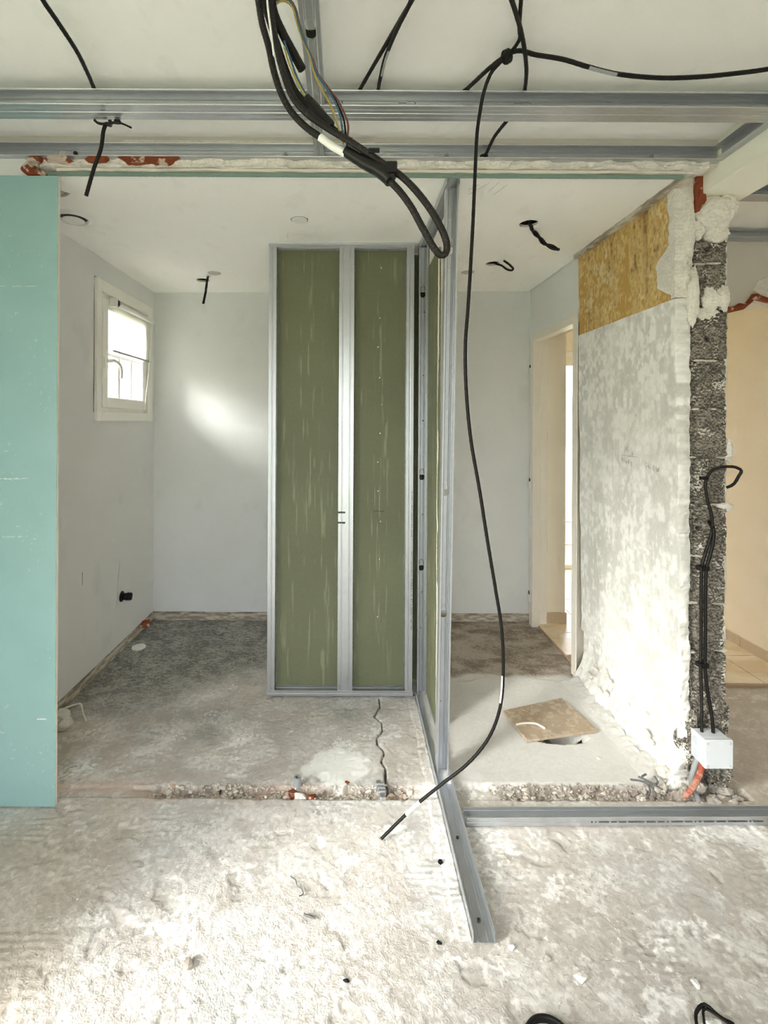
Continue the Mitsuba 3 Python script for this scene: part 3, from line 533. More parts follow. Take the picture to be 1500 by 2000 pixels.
obj('lever', tube([(XL + .050, 2.915, 1.864), (XL + .054, 2.96, 1.864), (XL + .056, 3.005, 1.848), (XL + .056, 3.030, 1.81), (XL + .054, 3.028, 1.765)], 0.0095, 12), UPVC, hd, smooth=50)
obj('reveal', ring(2.74, 3.66, 1.48, 2.42, .115, .14, .068, .13, XL - .27, XL - .055, 0), UPVC, 'window_1')  # unseen ring added to stop light leaking round the frame
rb = thing('roller_blind', 'white roller blind half lowered over the small window', 'blind')
obj('tube', cyl((XL + .042, 2.985, 2.222), (XL + .042, 3.53, 2.222), 0.016, 20), WHITE, rb, smooth=40)
obj('bracket', box(XL + .014, XL + .06, 2.955, 2.972, 2.195, 2.25, .002), WHITE, rb)
obj('chain_wheel', cat([cyl((XL + .042, 2.972, 2.222), (XL + .042, 2.990, 2.222), 0.024, 24)]), DARK, rb, smooth=40)
yy = np.linspace(2.995, 3.525, 24); zz = np.linspace(1.935, 2.222, 12); U, V = np.meshgrid(yy, zz)
obj('cloth', grid(np.stack([XL + .026 + 0.002 * np.sin(U * 9), U, V], -1)), 'm_blind', rb, smooth=True)
obj('bottom_bar', cyl((XL + .026, 2.985, 1.932), (XL + .026, 3.53, 1.932), 0.006, 12), GREYC, rb, smooth=40)
obj('cord', tube([(XL + .04, 3.52, 2.22), (XL + .036, 3.50, 1.93), (XL + .03, 3.45, 1.66), (XL + .028, 3.44, 1.60)], 0.0025, 8), WHITE, rb, smooth=50)

# baseboard scars
def scar(pts0, pts1, seed):
    """low rough band at the foot of a wall, between two ground points; out is the wall normal"""
    a, b = np.array(pts0), np.array(pts1); L = np.linalg.norm(b - a); t = (b - a) / L; n = np.array([t[1], -t[0]])
    s = np.arange(0, L, 0.008); q = np.arange(0, 0.062, 0.004); S, Q = np.meshgrid(s, q)
    D = 0.010 + 0.012 * (meshkit.fbm(np.stack([S * 16, Q * 40, S * 0 + seed], -1), 4, seed) - 0.4)
    D[-1] = -0.002
    top = (0.010 * (meshkit.fbm(np.stack([S * 22, S * 0, S * 0], -1), 3, seed + 1) - 0.5) + 0.008 * (meshkit.fbm(np.stack([S * 4, S * 0 + 5, S * 0], -1), 3, seed + 2) > 0.55)) * (Q > 0.04)
    return grid(np.stack([a[0] + t[0] * S + n[0] * D, a[1] + t[1] * S + n[1] * D, Q + top - 0.004], -1))
struct('baseboard_back', scar((XL, YB + .014), (1.36, YB + .014), 121), SCAR, 'raw mortar band where the skirting was torn off the back wall', smooth=40)
struct('baseboard_left', scar((XL - .014, 1.92), (XL - .014, YB), 131), SCAR, 'raw mortar band where the skirting was torn off the left wall', smooth=40)
obj('brick', rock((XL + .012, 3.50, 0.05), 0.05, 5, 0.9), BRICK, 'baseboard_left')

# front room behind the camera: glazed opening to the garden
FX0, FX1, FZ0, FZ, YR = -0.90, 0.45, 0.02, 2.20, -1.30
struct('wall_rear', cat([box(-1.8, FX0, YR - .22, YR, -0.4, 2.9), box(FX1, 4.4, YR - .22, YR, -0.4, 2.9), box(FX0, FX1, YR - .22, YR, FZ, 2.9)]), PAINT, 'wall behind the camera with the garden door')
struct('wall_far_right', box(4.2, 4.4, -2.85, 3.0, -0.4, 2.9), PAINT)
d3 = structroot('door_3', 'garden door opening behind the camera')
obj('frame', cat([box(FX0, FX0 + .05, YR - .14, YR - .08, FZ0, FZ, .003), box(FX1 - .05, FX1, YR - .14, YR - .08, FZ0, FZ, .003), box(FX0 + .05, FX1 - .05, YR - .14, YR - .08, FZ - .05, FZ, .003)]), UPVC, 'door_3')

structroot('door_4', 'garden opening left of the camera')
obj('frame', cat([box(XL - .2, XL - .14, LY0, LY0 + .05, FZ0, LZ, .003), box(XL - .2, XL - .14, LY1 - .05, LY1, FZ0, LZ, .003), box(XL - .2, XL - .14, LY0 + .05, LY1 - .05, LZ - .05, LZ, .003)]), UPVC, 'door_4')

# ------------------------------------------------------------------ plasterboard and metal framing
tb = thing('plasterboard', 'tall turquoise moisture-resistant plasterboard standing at the left edge', 'plasterboard')
obj('face', box(-1.484, -1.138, 1.883, 1.8852, 0.006, 2.449), TURQ, tb, label='turquoise paper face')
obj('core', box(-1.484, -1.1375, 1.8852, 1.898, 0.006, 2.449, 0.0012), GYPS, tb, label='cream gypsum edge')

def cpath(w, f, lip, rib=0.0016):
    g = [(0, f * .60), (.0010, f * .55), (.0010, f * .45), (0, f * .40)]
    p = [(lip, f), (0, f), *g, (0, 0)] if lip else [(0, f), *g, (0, 0)]
    for c in (0.26, 0.74): p += [(w * c - .0040, 0), (w * c - .0018, rib), (w * c + .0018, rib), (w * c + .0040, 0)]
    g = [(w - a, b) for a, b in g[::-1]]
    return p + ([(w, 0), *g, (w, f), (w - lip, f)] if lip else [(w, 0), *g, (w, f)])
def channel(O, A, B, L, length, w=0.049, f=0.040, lip=0.006, cuts=(), t=0.0011, holes=()):
    """a folded sheet-metal channel: web along A, flanges along B, running along L. cuts: distances along L of the half-punched cable slots; holes: (distance, place across the web)"""
    O, A, B, L = (np.asarray(v, float) for v in (O, A, B, L))
    m = sweep(LineString(cpath(w, f, lip)).buffer(t / 2, cap_style='flat', join_style='mitre'), O, A, B, L, length)
    if len(cuts) or len(holes):
        M_ = man(m)
        if M_.status() == m3.Error.NoError:
            for c in cuts:
                r, hl = 0.0135, 0.018
                D = Point(0, -hl).buffer(r, 16).union(sbox(-r, -hl, r, -0.002))
                outer = Point(0, hl).buffer(r, 16).union(sbox(-r, 0.002, r, hl)); ring_ = outer.difference(outer.buffer(-0.0022)).difference(sbox(-r * .98, -.01, r * .98, 0.0045))
                for g in [D] + list(getattr(ring_, 'geoms', [ring_])):
                    M_ = M_ - man(sweep(affinity.translate(g, w / 2, c), O - B * 0.004, A, L, B, 0.008))
            for c, a in holes:
                M_ = M_ - man(sweep(Point(a * w, c).buffer(0.0035, 6), O - B * 0.004, A, L, B, 0.008))
            m = unman(M_)
    return m

# frontal frame: two tracks, four studs, olive boards behind
pf = thing('stud_partition', 'steel stud frame facing the camera, closed behind by two olive boards', 'partition frame')
obj('top_track', channel((-0.452, 2.653, 2.487), Y_, -Z_, X_, 0.797, 0.051, 0.032, 0), STEEL, pf)
obj('bottom_track', channel((-0.452, 2.653, 0.008), Y_, Z_, X_, 0.797, 0.051, 0.029, 0), STEEL, pf)
for x, s in ((-0.449, 1), (-0.0255, -1), (-0.0245, 1), (0.342, -1)):
    obj('stud', channel((x, 2.654, 0.010), Y_, s * X_, Z_, 2.474, 0.049, 0.040, 0.006), STEEL, pf)
for x0, x1 in ((-0.447, -0.026), (-0.024, 0.341)):
    obj('board', box(x0, x1, 2.704, 2.717, 0.012, 2.482, 0.001), OLIVE, pf, label='olive green board with pale streaks')
obj('pen_mark', cat([box(-0.0665, -0.027, 2.6515, 2.6535, z, z + .009) for z in (1.004, 0.948)]), MARK, pf, label='two black pen strokes on the double stud')
pr = []
zq = 0.375
while zq < 1.13:
    L_ = 0.0025 + 0.004 * rng.random(); pr.append(box(0.3352, 0.3380, 2.6522, 2.6532, zq, zq + L_)); zq += L_ + 0.002 + (0.008 if rng.random() < .2 else 0)
obj('print', cat(pr), MARK, pf, label='line of tiny grey factory print')
obj('crack', cat([box(0.13 + .012 * i, 0.142 + .012 * i, 2.7026, 2.7042, 1.005 + 0.002 * math.sin(i * 1.7), 1.008 + 0.002 * math.sin(i * 1.7)) for i in range(5)]), MARK, pf)
obj('screw', cat([cyl((0.16 + 0.01 * math.sin(z * 9), 2.7035, z), (0.16 + 0.01 * math.sin(z * 9), 2.7055, z), 0.0032, 8) for z in (2.36, 2.08, 1.92, 1.75, 1.6, 1.44, 1.28, 1.12, 0.95, 0.74, 0.42)]), WSTONE, pf)

# perpendicular partition: front and rear studs, top track, olive board on the far side
pp = thing('stud_partition', 'narrow steel stud partition running away from the camera beside the hanging cable', 'partition frame')
obj('stud', channel((0.3705, 2.092, 0.012), X_, -Y_, (0.003, -0.044, 1), 2.445, 0.049, 0.040, 0.006, cuts=(0.695, 1.212, 2.210), holes=((0.30, .4), (0.9, .5), (1.55, .6), (1.9, .6), (2.12, .6), (2.32, .5))), STEEL, pp, label='front stud with punched cable slots')
obj('stud', channel((0.3705, 2.697, 0.012), X_, -Y_, Z_, 2.460, 0.049, 0.040, 0.006, cuts=(0.70, 1.202, 2.213), holes=((0.35, .5), (0.55, .6), (0.98, .6), (1.5, .6), (1.75, .6), (2.1, .7))), STEEL, pp, label='rear stud with punched cable slots')
obj('top_track', channel((0.3755, 1.922, 2.476), X_, -Z_, (-0.006, 1, 0.004), 0.785, 0.051, 0.030, 0, holes=((.012, .6), (.2, .5), (.36, .5), (.55, .5))), STEEL, pp)
obj('board', box(0.4205, 0.4325, 2.350, 2.833, 0.030, 2.350, 0.0012), OLIVE, pp, label='olive board fixed to the far side')
obj('board', cat([box(0.329, 0.341, 2.7175, 2.833, 0.012, 2.474), box(0.341, 0.420, 2.820, 2.833, 0.012, 2.474), box(0.4205, 0.4325, 2.70, 2.833, 2.352, 2.474)]), OLIVE, pp, label='unseen boards added to close the corner behind the rear stud and keep it dark')  # added to shut light out of the gap behind the rear stud
obj('torn_edge', tube(np.stack([.4215 + .003 * (meshkit.fbm(np.stack([np.arange(.04, 2.34, .02) * 12, np.arange(.04, 2.34, .02) * 0, np.arange(.04, 2.34, .02) * 0], -1), 3, 5) - .5), 2.352 + .02 * (meshkit.fbm(np.stack([np.arange(.04, 2.34, .02) * 5, np.arange(.04, 2.34, .02) * 0 + 4, np.arange(.04, 2.34, .02) * 0], -1), 4, 6) - .5), np.arange(.04, 2.34, .02)], 1), .0035, 8, False), GYPS, pp, label='torn cream edge of the olive board')

ft = thing('floor_track', 'long steel floor track running away from the camera to the frontal stud frame', 'metal track')
obj('channel', channel((0.3605, 1.398, 0.006), X_, Z_, Y_, 1.25, 0.062, 0.030, 0, holes=((.06, .5), (.35, .45), (.75, .5), (1.1, .5))), STEEL, ft)
for y in (1.46, 1.75, 2.02): obj('screw', cyl((0.392, y, 0.006), (0.392, y, 0.011), 0.005, 12), DARK, ft)
ft2 = thing('floor_track', 'steel track lying across the floor to the right edge below the block wall end', 'metal track')
a = np.array((1.0, 0.012, 0)); a /= np.linalg.norm(a)
obj('channel', channel((0.437, 1.800, 0.008), np.array((-a[1], a[0], 0)), Z_, a, 1.55, 0.051, 0.030, 0), STEEL, ft2)
pr = []; xq = 0.90
while xq < 1.545:
    L_ = 0.0025 + 0.004 * rng.random(); pr.append(box(xq, xq + L_, 1.7985 + .012 * (xq - .437), 1.8000 + .012 * (xq - .437), 0.019, 0.0235)); xq += L_ + 0.002 + (0.008 if rng.random() < .2 else 0)
obj('print', cat(pr), MARK, ft2, label='line of tiny grey factory print')

# ceiling rails
cr = thing('ceiling_rail', 'double steel rail hung across the ceiling from left to right', 'ceiling rail')
obj('stud', channel((-1.48, 1.6025, 2.5195), Z_, -Y_, X_, 2.90, 0.049, 0.038, 0.005, cuts=(0.14, 1.42, 1.66, 2.04)), STEEL, cr, label='front channel')
obj('stud', channel((-1.48, 1.6045, 2.5195), Z_, Y_, X_, 2.90, 0.049, 0.038, 0.005), STEEL, cr, label='rear channel')
wr = thing('ceiling_rail', 'steel perimeter rail screwed to the wall strip above the broken plaster', 'ceiling rail')
obj('channel', channel((-1.48, 1.9025, 2.5195), Z_, -Y_, X_, 2.905, 0.049, 0.036, 0.0, cuts=(0.36, 1.63, 2.00), holes=((.24, .5),)), STEEL, wr)
for x in (-1.08, -0.26, 0.37, 1.17): obj('screw', cat([cyl((x, 1.9025, 2.545), (x, 1.896, 2.545), 0.0075, 14), cyl((x, 1.8965, 2.545), (x, 1.8940, 2.545), 0.004, 10)]), GREYC if x > -1 else DARK, wr)
br = thing('ceiling_rail', 'steel perimeter rail running towards the camera along the white beam', 'ceiling rail')
obj('channel', channel((1.4295, -0.5, 2.5195), Z_, -X_, Y_, 2.38, 0.049, 0.036, 0.0, cuts=(1.62, 2.1)), STEEL, br)
tr_ = thing('ceiling_rail', 'steel rail with a punched slot hanging lengthwise above the cable bundle', 'ceiling rail')
obj('stud', channel((-0.139, 1.565, 2.5195), (1, -0.015, 0), Z_, (0.015, -1, 0), 1.865, 0.050, 0.038, 0.006, cuts=(.303, 1.0)), STEEL, tr_)
obj('plug', sweep(Point(0, .018).buffer(.0132, 16).union(sbox(-.0132, .0025, .0132, .018)), (-0.139 + .025 + .015 * .303, 1.565 - .303, 2.5203), X_, Y_, Z_, .002), BLACK, tr_, label='black plate added for the dark inside of the slot')  # added black plate, stands in for the dark inside of the stud
tr2 = thing('ceiling_rail', 'short steel rail piece between the double rail and the wall rail', 'ceiling rail')
obj('stud', channel((-0.142, 1.645, 2.522), X_, Z_, Y_, 0.255, 0.034, 0.038, 0.0), STEEL, tr2)
pr1 = thing('ceiling_rail', 'steel perimeter rail on the greyish wall over the passage', 'ceiling rail')
obj('channel', channel((1.60, 2.778, 2.545), Z_, -Y_, X_, 2.5, 0.049, 0.036, 0.0), STEEL, pr1)
pr2 = thing('ceiling_rail', 'steel rail under the passage ceiling next to the white beam end', 'ceiling rail')
obj('channel', channel((1.63, 2.235, 2.525), Z_, -Y_, X_, 2.5, 0.049, 0.070, 0.0), STEEL, pr2)

def highlight_beads(parent, *lines, r=.0016):
    obj('highlight_bead', cat([tube([a, b], r, 8, False) for a, b in lines]), HIGHLIGHT, parent, smooth=60)  # added beads that draw highlight lines along the metal edges
HIGHLIGHT = M('highlight_steel', (0.80, 0.82, 0.84), 0.18, metallic=0.9)  # brighter, glossier than the channel steel, for the added highlight lines
highlight_beads(cr, ((-1.48, 1.5645, 2.5195), (1.42, 1.5645, 2.5195)), ((-1.48, 1.6035, 2.5188), (1.42, 1.6035, 2.5188)), ((-1.48, 1.5645, 2.5685), (1.42, 1.5645, 2.5685)))
highlight_beads(wr, ((-1.48, 1.8665, 2.5195), (1.425, 1.8665, 2.5195)), ((-1.48, 1.8665, 2.5685), (1.425, 1.8665, 2.5685)))
highlight_beads(ft, ((.3605, 1.398, .036), (.3605, 2.648, .036)), ((.4225, 1.398, .036), (.4225, 2.648, .036)), r=.0012)
highlight_beads(ft2, ((.437, 1.800, .038), (1.987, 1.8186, .038)), ((.4364, 1.851, .038), (1.9864, 1.8696, .038)), r=.0014)
# ------------------------------------------------------------------ cables
def cable(name, pts, r, mat, label, group=None, sides=12):
    k = thing(name, label, 'cable', group); obj('sheath', tube(pts, r, sides), mat, k, smooth=60); return k
def band(parent, name, pts, i0, i1, r, mat, label=None):
    c = curve(pts); n = len(c); obj(name, tube(c[int(i0 * n):int(i1 * n) + 1], r, 12, False), mat, parent, smooth=60, label=label)
A0 = [(-0.765, 1.155, 2.56), (-0.781, 1.225, 2.56), (-0.784, 1.291, 2.56), (-0.791, 1.394, 2.56), (-0.816, 1.501, 2.57), (-0.843, 1.597, 2.58), (-0.862, 1.677, 2.588), (-0.860, 1.715, 2.575), (-0.845, 1.700, 2.535), (-0.840, 1.662, 2.515), (-0.849, 1.66, 2.490), (-0.86, 1.665, 2.433), (-0.884, 1.665, 2.363), (-0.907, 1.66, 2.269)]
ca = cable('cable', A0, 0.0062, BLACK, 'black cable at upper left looping over the double rail and hanging down')
zt_ = thing('cable_tie', 'black cable tie with a long tail under the double rail', 'cable tie')
obj('strap', cat([tube([(-0.872, 1.645, 2.518), (-0.86, 1.645, 2.508), (-0.84, 1.645, 2.505), (-0.80, 1.64, 2.507), (-0.786, 1.64, 2.512)], 0.0042, 8), tube([(-0.80, 1.64, 2.509), (-0.787, 1.64, 2.507), (-0.765, 1.635, 2.497), (-0.741, 1.63, 2.484)], 0.0032, 8)]), BLACK, zt_, smooth=50)
obj('head', box(-0.802, -0.782, 1.634, 1.648, 2.504, 2.516, .002), BLACK, zt_)
pA = [(0.168, 1.139, 2.55), (0.147, 1.208, 2.55), (0.121, 1.29, 2.56), (0.092, 1.382, 2.57), (0.019, 1.591, 2.58), (0.003, 1.657, 2.59), (-0.01, 1.72, 2.595)]
cable('cable', pA, 0.0058, BLACK, 'plain black cable running up behind the double rail right of the bundle')
pB = [(0.161, 1.128, 2.54), (0.141, 1.208, 2.54), (0.119, 1.295, 2.55), (0.1, 1.388, 2.56), (0.091, 1.462, 2.57), (0.083, 1.59, 2.58), (0.084, 1.669, 2.59), (0.085, 1.74, 2.595)]
cb_ = cable('cable', pB, 0.0058, BLACK, 'black cable with a pale printed stripe right of the bundle')
band(cb_, 'stripe', [tuple(np.array(q) + (0.0012, -0.0008, -0.0022)) for q in pB], .42, .62, 0.0046, GREYC, 'pale printed stripe')
HG = [(0.392, 1.10, 2.568), (0.414, 1.19, 2.566), (0.432, 1.255, 2.566), (0.452, 1.32, 2.572), (0.470, 1.372, 2.582), (0.458, 1.42, 2.579), (0.431, 1.435, 2.56), (0.411, 1.45, 2.54), (0.397, 1.47, 2.5), (0.392, 1.49, 2.459), (0.385, 1.5, 2.394), (0.38, 1.5, 2.284), (0.374, 1.5, 2.126), (0.367, 1.5, 1.983), (0.36, 1.5, 1.857), (0.352, 1.5, 1.731), (0.359, 1.51, 1.589), (0.376, 1.52, 1.446), (0.407, 1.53, 1.285), (0.436, 1.54, 1.121), (0.467, 1.56, 0.969), (0.494, 1.58, 0.829), (0.506, 1.6, 0.686), (0.503, 1.62, 0.556), (0.472, 1.64, 0.441), (0.408, 1.66, 0.34), (0.327, 1.69, 0.248), (0.251, 1.715, 0.164), (0.198, 1.73, 0.101), (0.118, 1.742, 0.010)]
ch_ = cable('cable', HG, 0.0053, BLACK, 'long black cable hanging from the ceiling down to the floor in the middle')
c_ = curve(HG); tot = len(c_)
i0 = int(np.argmin(np.linalg.norm(c_ - (0.251, 1.715, 0.164), axis=1))); i1 = int(np.argmin(np.linalg.norm(c_ - (0.205, 1.728, 0.108), axis=1)))
obj('label_sleeve', tube(c_[i0:i1 + 1], 0.0058, 12, False), WTAPE, ch_, smooth=60, label='white printed section near the end')
i0 = int(np.argmin(np.linalg.norm(c_ - (0.506, 1.6, 0.67), axis=1))); i1 = int(np.argmin(np.linalg.norm(c_ - (0.503, 1.62, 0.57), axis=1)))
obj('label_sleeve', tube(c_[i0:i1 + 1] + (-0.0024, -0.0010, 0), 0.0037, 12, False), WTAPE, ch_, smooth=60, label='short pale stripe')
RG = [(0.30, 1.70, 2.592), (0.364, 1.595, 2.58), (0.383, 1.537, 2.57), (0.402, 1.46, 2.552), (0.427, 1.43, 2.557), (0.458, 1.43, 2.579), (0.491, 1.43, 2.586), (0.536, 1.43, 2.584), (0.623, 1.44, 2.578), (0.704, 1.45, 2.563), (0.801, 1.46, 2.549), (0.931, 1.47, 2.546), (1.047, 1.46, 2.543), (1.147, 1.45, 2.547), (1.221, 1.43, 2.545), (1.332, 1.42, 2.561), (1.385, 1.40, 2.585), (1.428, 1.36, 2.600)]
RG = [(x, y - (0.012 if .36 < x < .52 else 0), min(z, 2.588)) for x, y, z in RG]
cr_ = cable('cable', RG, 0.0064, BLACK, 'black cable running right under the ceiling from the tie towards the beam')
c_ = curve(RG); i0 = int(np.argmin(np.abs(c_[:, 0] - 0.705))); i1 = int(np.argmin(np.abs(c_[:, 0] - 0.795)))
obj('stripe', tube(c_[i0:i1 + 1] + (0, -0.001, -0.0022), 0.0055, 12, False), GREYC, cr_, smooth=60, label='pale printed stripe')
cable('cable', [(0.351, 1.116, 2.55), (0.381, 1.184, 2.55), (0.422, 1.256, 2.556), (0.455, 1.315, 2.560), (0.49, 1.386, 2.562), (0.529, 1.48, 2.57), (0.563, 1.594, 2.585), (0.575, 1.673, 2.596), (0.57, 1.71, 2.592), (0.535, 1.72, 2.555), (0.517, 1.76, 2.540), (0.516, 1.81, 2.540), (0.514, 1.85, 2.533), (0.512, 1.895, 2.532)], 0.006, BLACK, 'black cable crossing behind the tie and ending in the wall rail')
one('rubber_grommet', lump((0.512, 1.888, 2.534), (0.017, 0.012, 0.010), 3, 3, 0.2), BLACK, 'black blob where a cable enters the wall rail', 'grommet', smooth=50)
ti = thing('cable_tie', 'black cable tie binding three cables under the ceiling', 'cable tie')
obj('strap', cat([lathe([(0.0, -.007), (0.019, -.007), (0.019, .007), (0.0, .007)], (0.452, 1.426, 2.575), 20, (0.8, 0.1, 0.45))]), BLACK, ti, smooth=40)
obj('head', box(0.440, 0.462, 1.406, 1.420, 2.556, 2.578, .002), BLACK, ti)
obj('tail', box(0.443, 0.450, 1.402, 1.405, 2.535, 2.565, .0008), BLACK, ti)

# the bundle
S1 = [(-0.229, 1.1, 2.524), (-0.216, 1.11, 2.463), (-0.207, 1.11, 2.41), (-0.194, 1.12, 2.366), (-0.181, 1.12, 2.307), (-0.163, 1.12, 2.254), (-0.136, 1.11, 2.204), (-0.102, 1.1, 2.165), (-0.073, 1.1, 2.145), (-0.044, 1.1, 2.124), (-0.015, 1.1, 2.108), (0.026, 1.09, 2.077), (0.06, 1.08, 2.054), (0.093, 1.07, 2.022), (0.126, 1.06, 1.975), (0.156, 1.05, 1.915), (0.178, 1.05, 1.877), (0.192, 1.05, 1.862), (0.203, 1.05, 1.866), (0.206, 1.05, 1.882), (0.198, 1.05, 1.91), (0.175, 1.055, 1.956), (0.142, 1.06, 2.003), (0.11, 1.07, 2.041), (0.082, 1.075, 2.063), (0.037, 1.08, 2.097), (-0.009, 1.08, 2.126), (-0.055, 1.09, 2.159), (-0.101, 1.09, 2.191), (-0.133, 1.09, 2.228), (-0.152, 1.09, 2.274), (-0.165, 1.09, 2.32), (-0.177, 1.09, 2.377), (-0.185, 1.09, 2.434), (-0.193, 1.08, 2.494)]
S1 = [(-0.245, 1.09, 2.60)] + S1 + [(-0.20, 1.07, 2.60)]
bu = cable('cable', S1, 0.0076, OLDC, 'thick dusty black cable of the hanging bundle ending in a loop before the stud')
c_ = curve(S1)
def seg(p, q, r, mat, name, parent, label=None, off=(0, 0, 0), half=None):
    c = c_ if half is None else c_[half[0]:half[1]]
    i, j = int(np.argmin(np.linalg.norm(c - p, axis=1))), int(np.argmin(np.linalg.norm(c - q, axis=1)))
    i, j = min(i, j), max(i, j); obj(name, tube(c[i:j + 1] + np.array(off), r, 14, False), mat, parent, smooth=60, label=label)
seg((-0.073, 1.1, 2.145), (-0.015, 1.1, 2.108), 0.0088, WTAPE, 'white_tape', bu, 'white tape wrapped round the cable', half=(0, len(c_) // 2))
seg((-0.015, 1.1, 2.108), (0.085, 1.075, 2.03), np.array([.0125, .0135, .0145, .0165]), TAPE, 'black_tape', bu, 'black tape binding the strands', off=(0, 0, 0.006), half=(0, len(c_) // 2))
obj('tape_end', cat([box(0.035, 0.06, 1.058, 1.062, 2.088, 2.098, .001), box(0.075, 0.098, 1.055, 1.06, 2.045, 2.068, .001)]), TAPE, bu)
cable('cable', [(-0.245, 1.14, 2.60), (-0.202, 1.13, 2.528), (-0.185, 1.14, 2.459), (-0.165, 1.145, 2.415), (-0.144, 1.15, 2.379), (-0.12, 1.155, 2.338)], 0.0105, BLACK, 'thick black cable stub cut off beside the bundle')
cable('cable', [(-0.24, 1.15, 2.60), (-0.221, 1.14, 2.549), (-0.203, 1.14, 2.465), (-0.179, 1.14, 2.393), (-0.159, 1.14, 2.333), (-0.136, 1.14, 2.279), (-0.106, 1.14, 2.243), (-0.057, 1.13, 2.19), (0.0, 1.105, 2.135)], 0.0078, BLACK, 'inner black cable of the bundle joined to the taped splice')
one('taped_splice', tube([(-0.107, 1.13, 2.255), (-0.091, 1.13, 2.235), (-0.069, 1.12, 2.203), (-0.048, 1.12, 2.182)], [0.009, 0.0125, 0.0125, 0.011], 14), TAPE, 'short black taped splice in the hanging bundle', 'splice', smooth=60)
for pts, mat, lab in [([(-0.181, 1.14, 2.479), (-0.171, 1.15, 2.495), (-0.158, 1.16, 2.502), (-0.144, 1.17, 2.496), (-0.136, 1.17, 2.466), (-0.122, 1.17, 2.423), (-0.103, 1.16, 2.373), (-0.09, 1.15, 2.323), (-0.072, 1.14, 2.28), (-0.051, 1.13, 2.237), (-0.039, 1.12, 2.201), (-0.03, 1.11, 2.169), (-0.02, 1.10, 2.13)], YEL, 'thin yellow wire arching out of the bundle'),
                      ([(-0.185, 1.14, 2.475), (-0.173, 1.15, 2.5), (-0.154, 1.16, 2.507), (-0.139, 1.17, 2.496), (-0.132, 1.17, 2.466), (-0.115, 1.165, 2.413), (-0.099, 1.16, 2.37), (-0.085, 1.15, 2.326), (-0.064, 1.14, 2.288), (-0.043, 1.13, 2.249), (-0.028, 1.12, 2.207), (-0.022, 1.11, 2.166), (-0.012, 1.10, 2.13)], BLU, 'thin blue wire arching out of the bundle'),
                      ([(-0.187, 1.14, 2.467), (-0.176, 1.15, 2.505), (-0.151, 1.16, 2.509), (-0.137, 1.17, 2.493), (-0.129, 1.17, 2.46), (-0.113, 1.165, 2.408), (-0.095, 1.16, 2.365), (-0.081, 1.15, 2.323), (-0.058, 1.14, 2.286), (-0.031, 1.13, 2.243), (-0.014, 1.12, 2.201), (-0.009, 1.11, 2.172), (-0.012, 1.11, 2.148)], RED, 'thin red-brown wire arching out of the bundle, outermost'),
                      ([(-0.186, 1.14, 2.47), (-0.175, 1.152, 2.504), (-0.154, 1.165, 2.512), (-0.139, 1.175, 2.499), (-0.131, 1.175, 2.468), (-0.114, 1.17, 2.414), (-0.098, 1.165, 2.371), (-0.083, 1.155, 2.328), (-0.062, 1.145, 2.289), (-0.039, 1.135, 2.249), (-0.021, 1.125, 2.205), (-0.015, 1.115, 2.161), (-0.012, 1.105, 2.13)], BLACK, 'thin black wire arching out of the bundle'),
                      ([(-0.159, 1.13, 2.373), (-0.149, 1.13, 2.338), (-0.135, 1.13, 2.305), (-0.117, 1.13, 2.269), (-0.105, 1.13, 2.252)], YEL, 'short yellow wire entering the taped splice'),
                      ([(-0.16, 1.135, 2.389), (-0.145, 1.135, 2.348), (-0.13, 1.135, 2.306), (-0.109, 1.135, 2.265), (-0.10, 1.13, 2.245)], BLU, 'short blue wire entering the taped splice'),
                      ([(-0.191, 1.072, 2.453), (-0.187, 1.072, 2.409), (-0.180, 1.074, 2.357), (-0.174, 1.076, 2.31)], WTAPE, 'thin white wire along the upper bundle')]:
    one('wire', tube(pts, 0.0024, 8, step=0.01), mat, lab, 'wire', smooth=60)

# bathroom ceiling: holes, wires, covers, vent
for (x, y, r), w in zip(HOLES, ('left', 'right', 'rear')):
    m = trimesh.creation.annulus(r_min=r - 0.0002, r_max=r + 0.0006, height=0.012, sections=40); m.apply_translation((x, y, float(ZB(x, y)) + 0.0065))
    obj('hole_lining', m, GYPS, 'ceiling_bathroom')
cable('cable', [(-1.01, 3.35, 2.53), (-0.985, 3.345, 2.492), (-0.962, 3.26, 2.47), (-0.951, 3.21, 2.44), (-0.953, 3.2, 2.401), (-0.960, 3.2, 2.347), (-0.974, 3.2, 2.276)], 0.0075, BLACK, 'black cable end drooping from the left ceiling hole')
tw = [(0.868, 2.41, 2.54), (0.885, 2.419, 2.495), (0.912, 2.46, 2.485), (0.934, 2.49, 2.478), (0.953, 2.48, 2.453), (0.971, 2.46, 2.414), (1.001, 2.45, 2.392), (1.041, 2.44, 2.371)]
c_ = curve(tw); n_ = len(c_); ph = np.linspace(0, 5.5 * np.pi, n_)
tk = thing('cable', 'pair of twisted black cables sticking out of the right ceiling hole', 'cable')
for s in (0, np.pi):
    o = np.stack([0.3 * np.cos(ph + s), np.sin(ph + s), np.cos(ph + s)], 1) * 0.0062; obj('core', tube(c_ + o, 0.0062, 10, False), BLACK, tk, smooth=60)
cable('cable', [(0.872, 3.02, 2.53), (0.885, 3.01, 2.493), (0.90, 2.99, 2.476), (0.92, 2.975, 2.463), (0.939, 2.94, 2.43), (0.954, 2.9, 2.412), (0.961, 2.89, 2.418), (0.935, 2.88, 2.439), (0.898, 2.87, 2.459)], 0.0062, BLACK, 'black cable bent back on itself at the rear ceiling hole')
def disc(name, x, y, r, label, cat_, mat=PLAST, extra=None):
    k = thing(name, label, cat_); z = float(ZB(x, y)); obj('plate', lathe([(0, -.004), (r * .9, -.004), (r, -.0015), (r, .0), (0, .0)], (x, y, z), 36), mat, k, smooth=30); return k, z
k, z = disc('ceiling_cover', -0.252, 2.348, 0.0385, 'round white ceiling cover with a gap around it above the stud frame', 'cover')
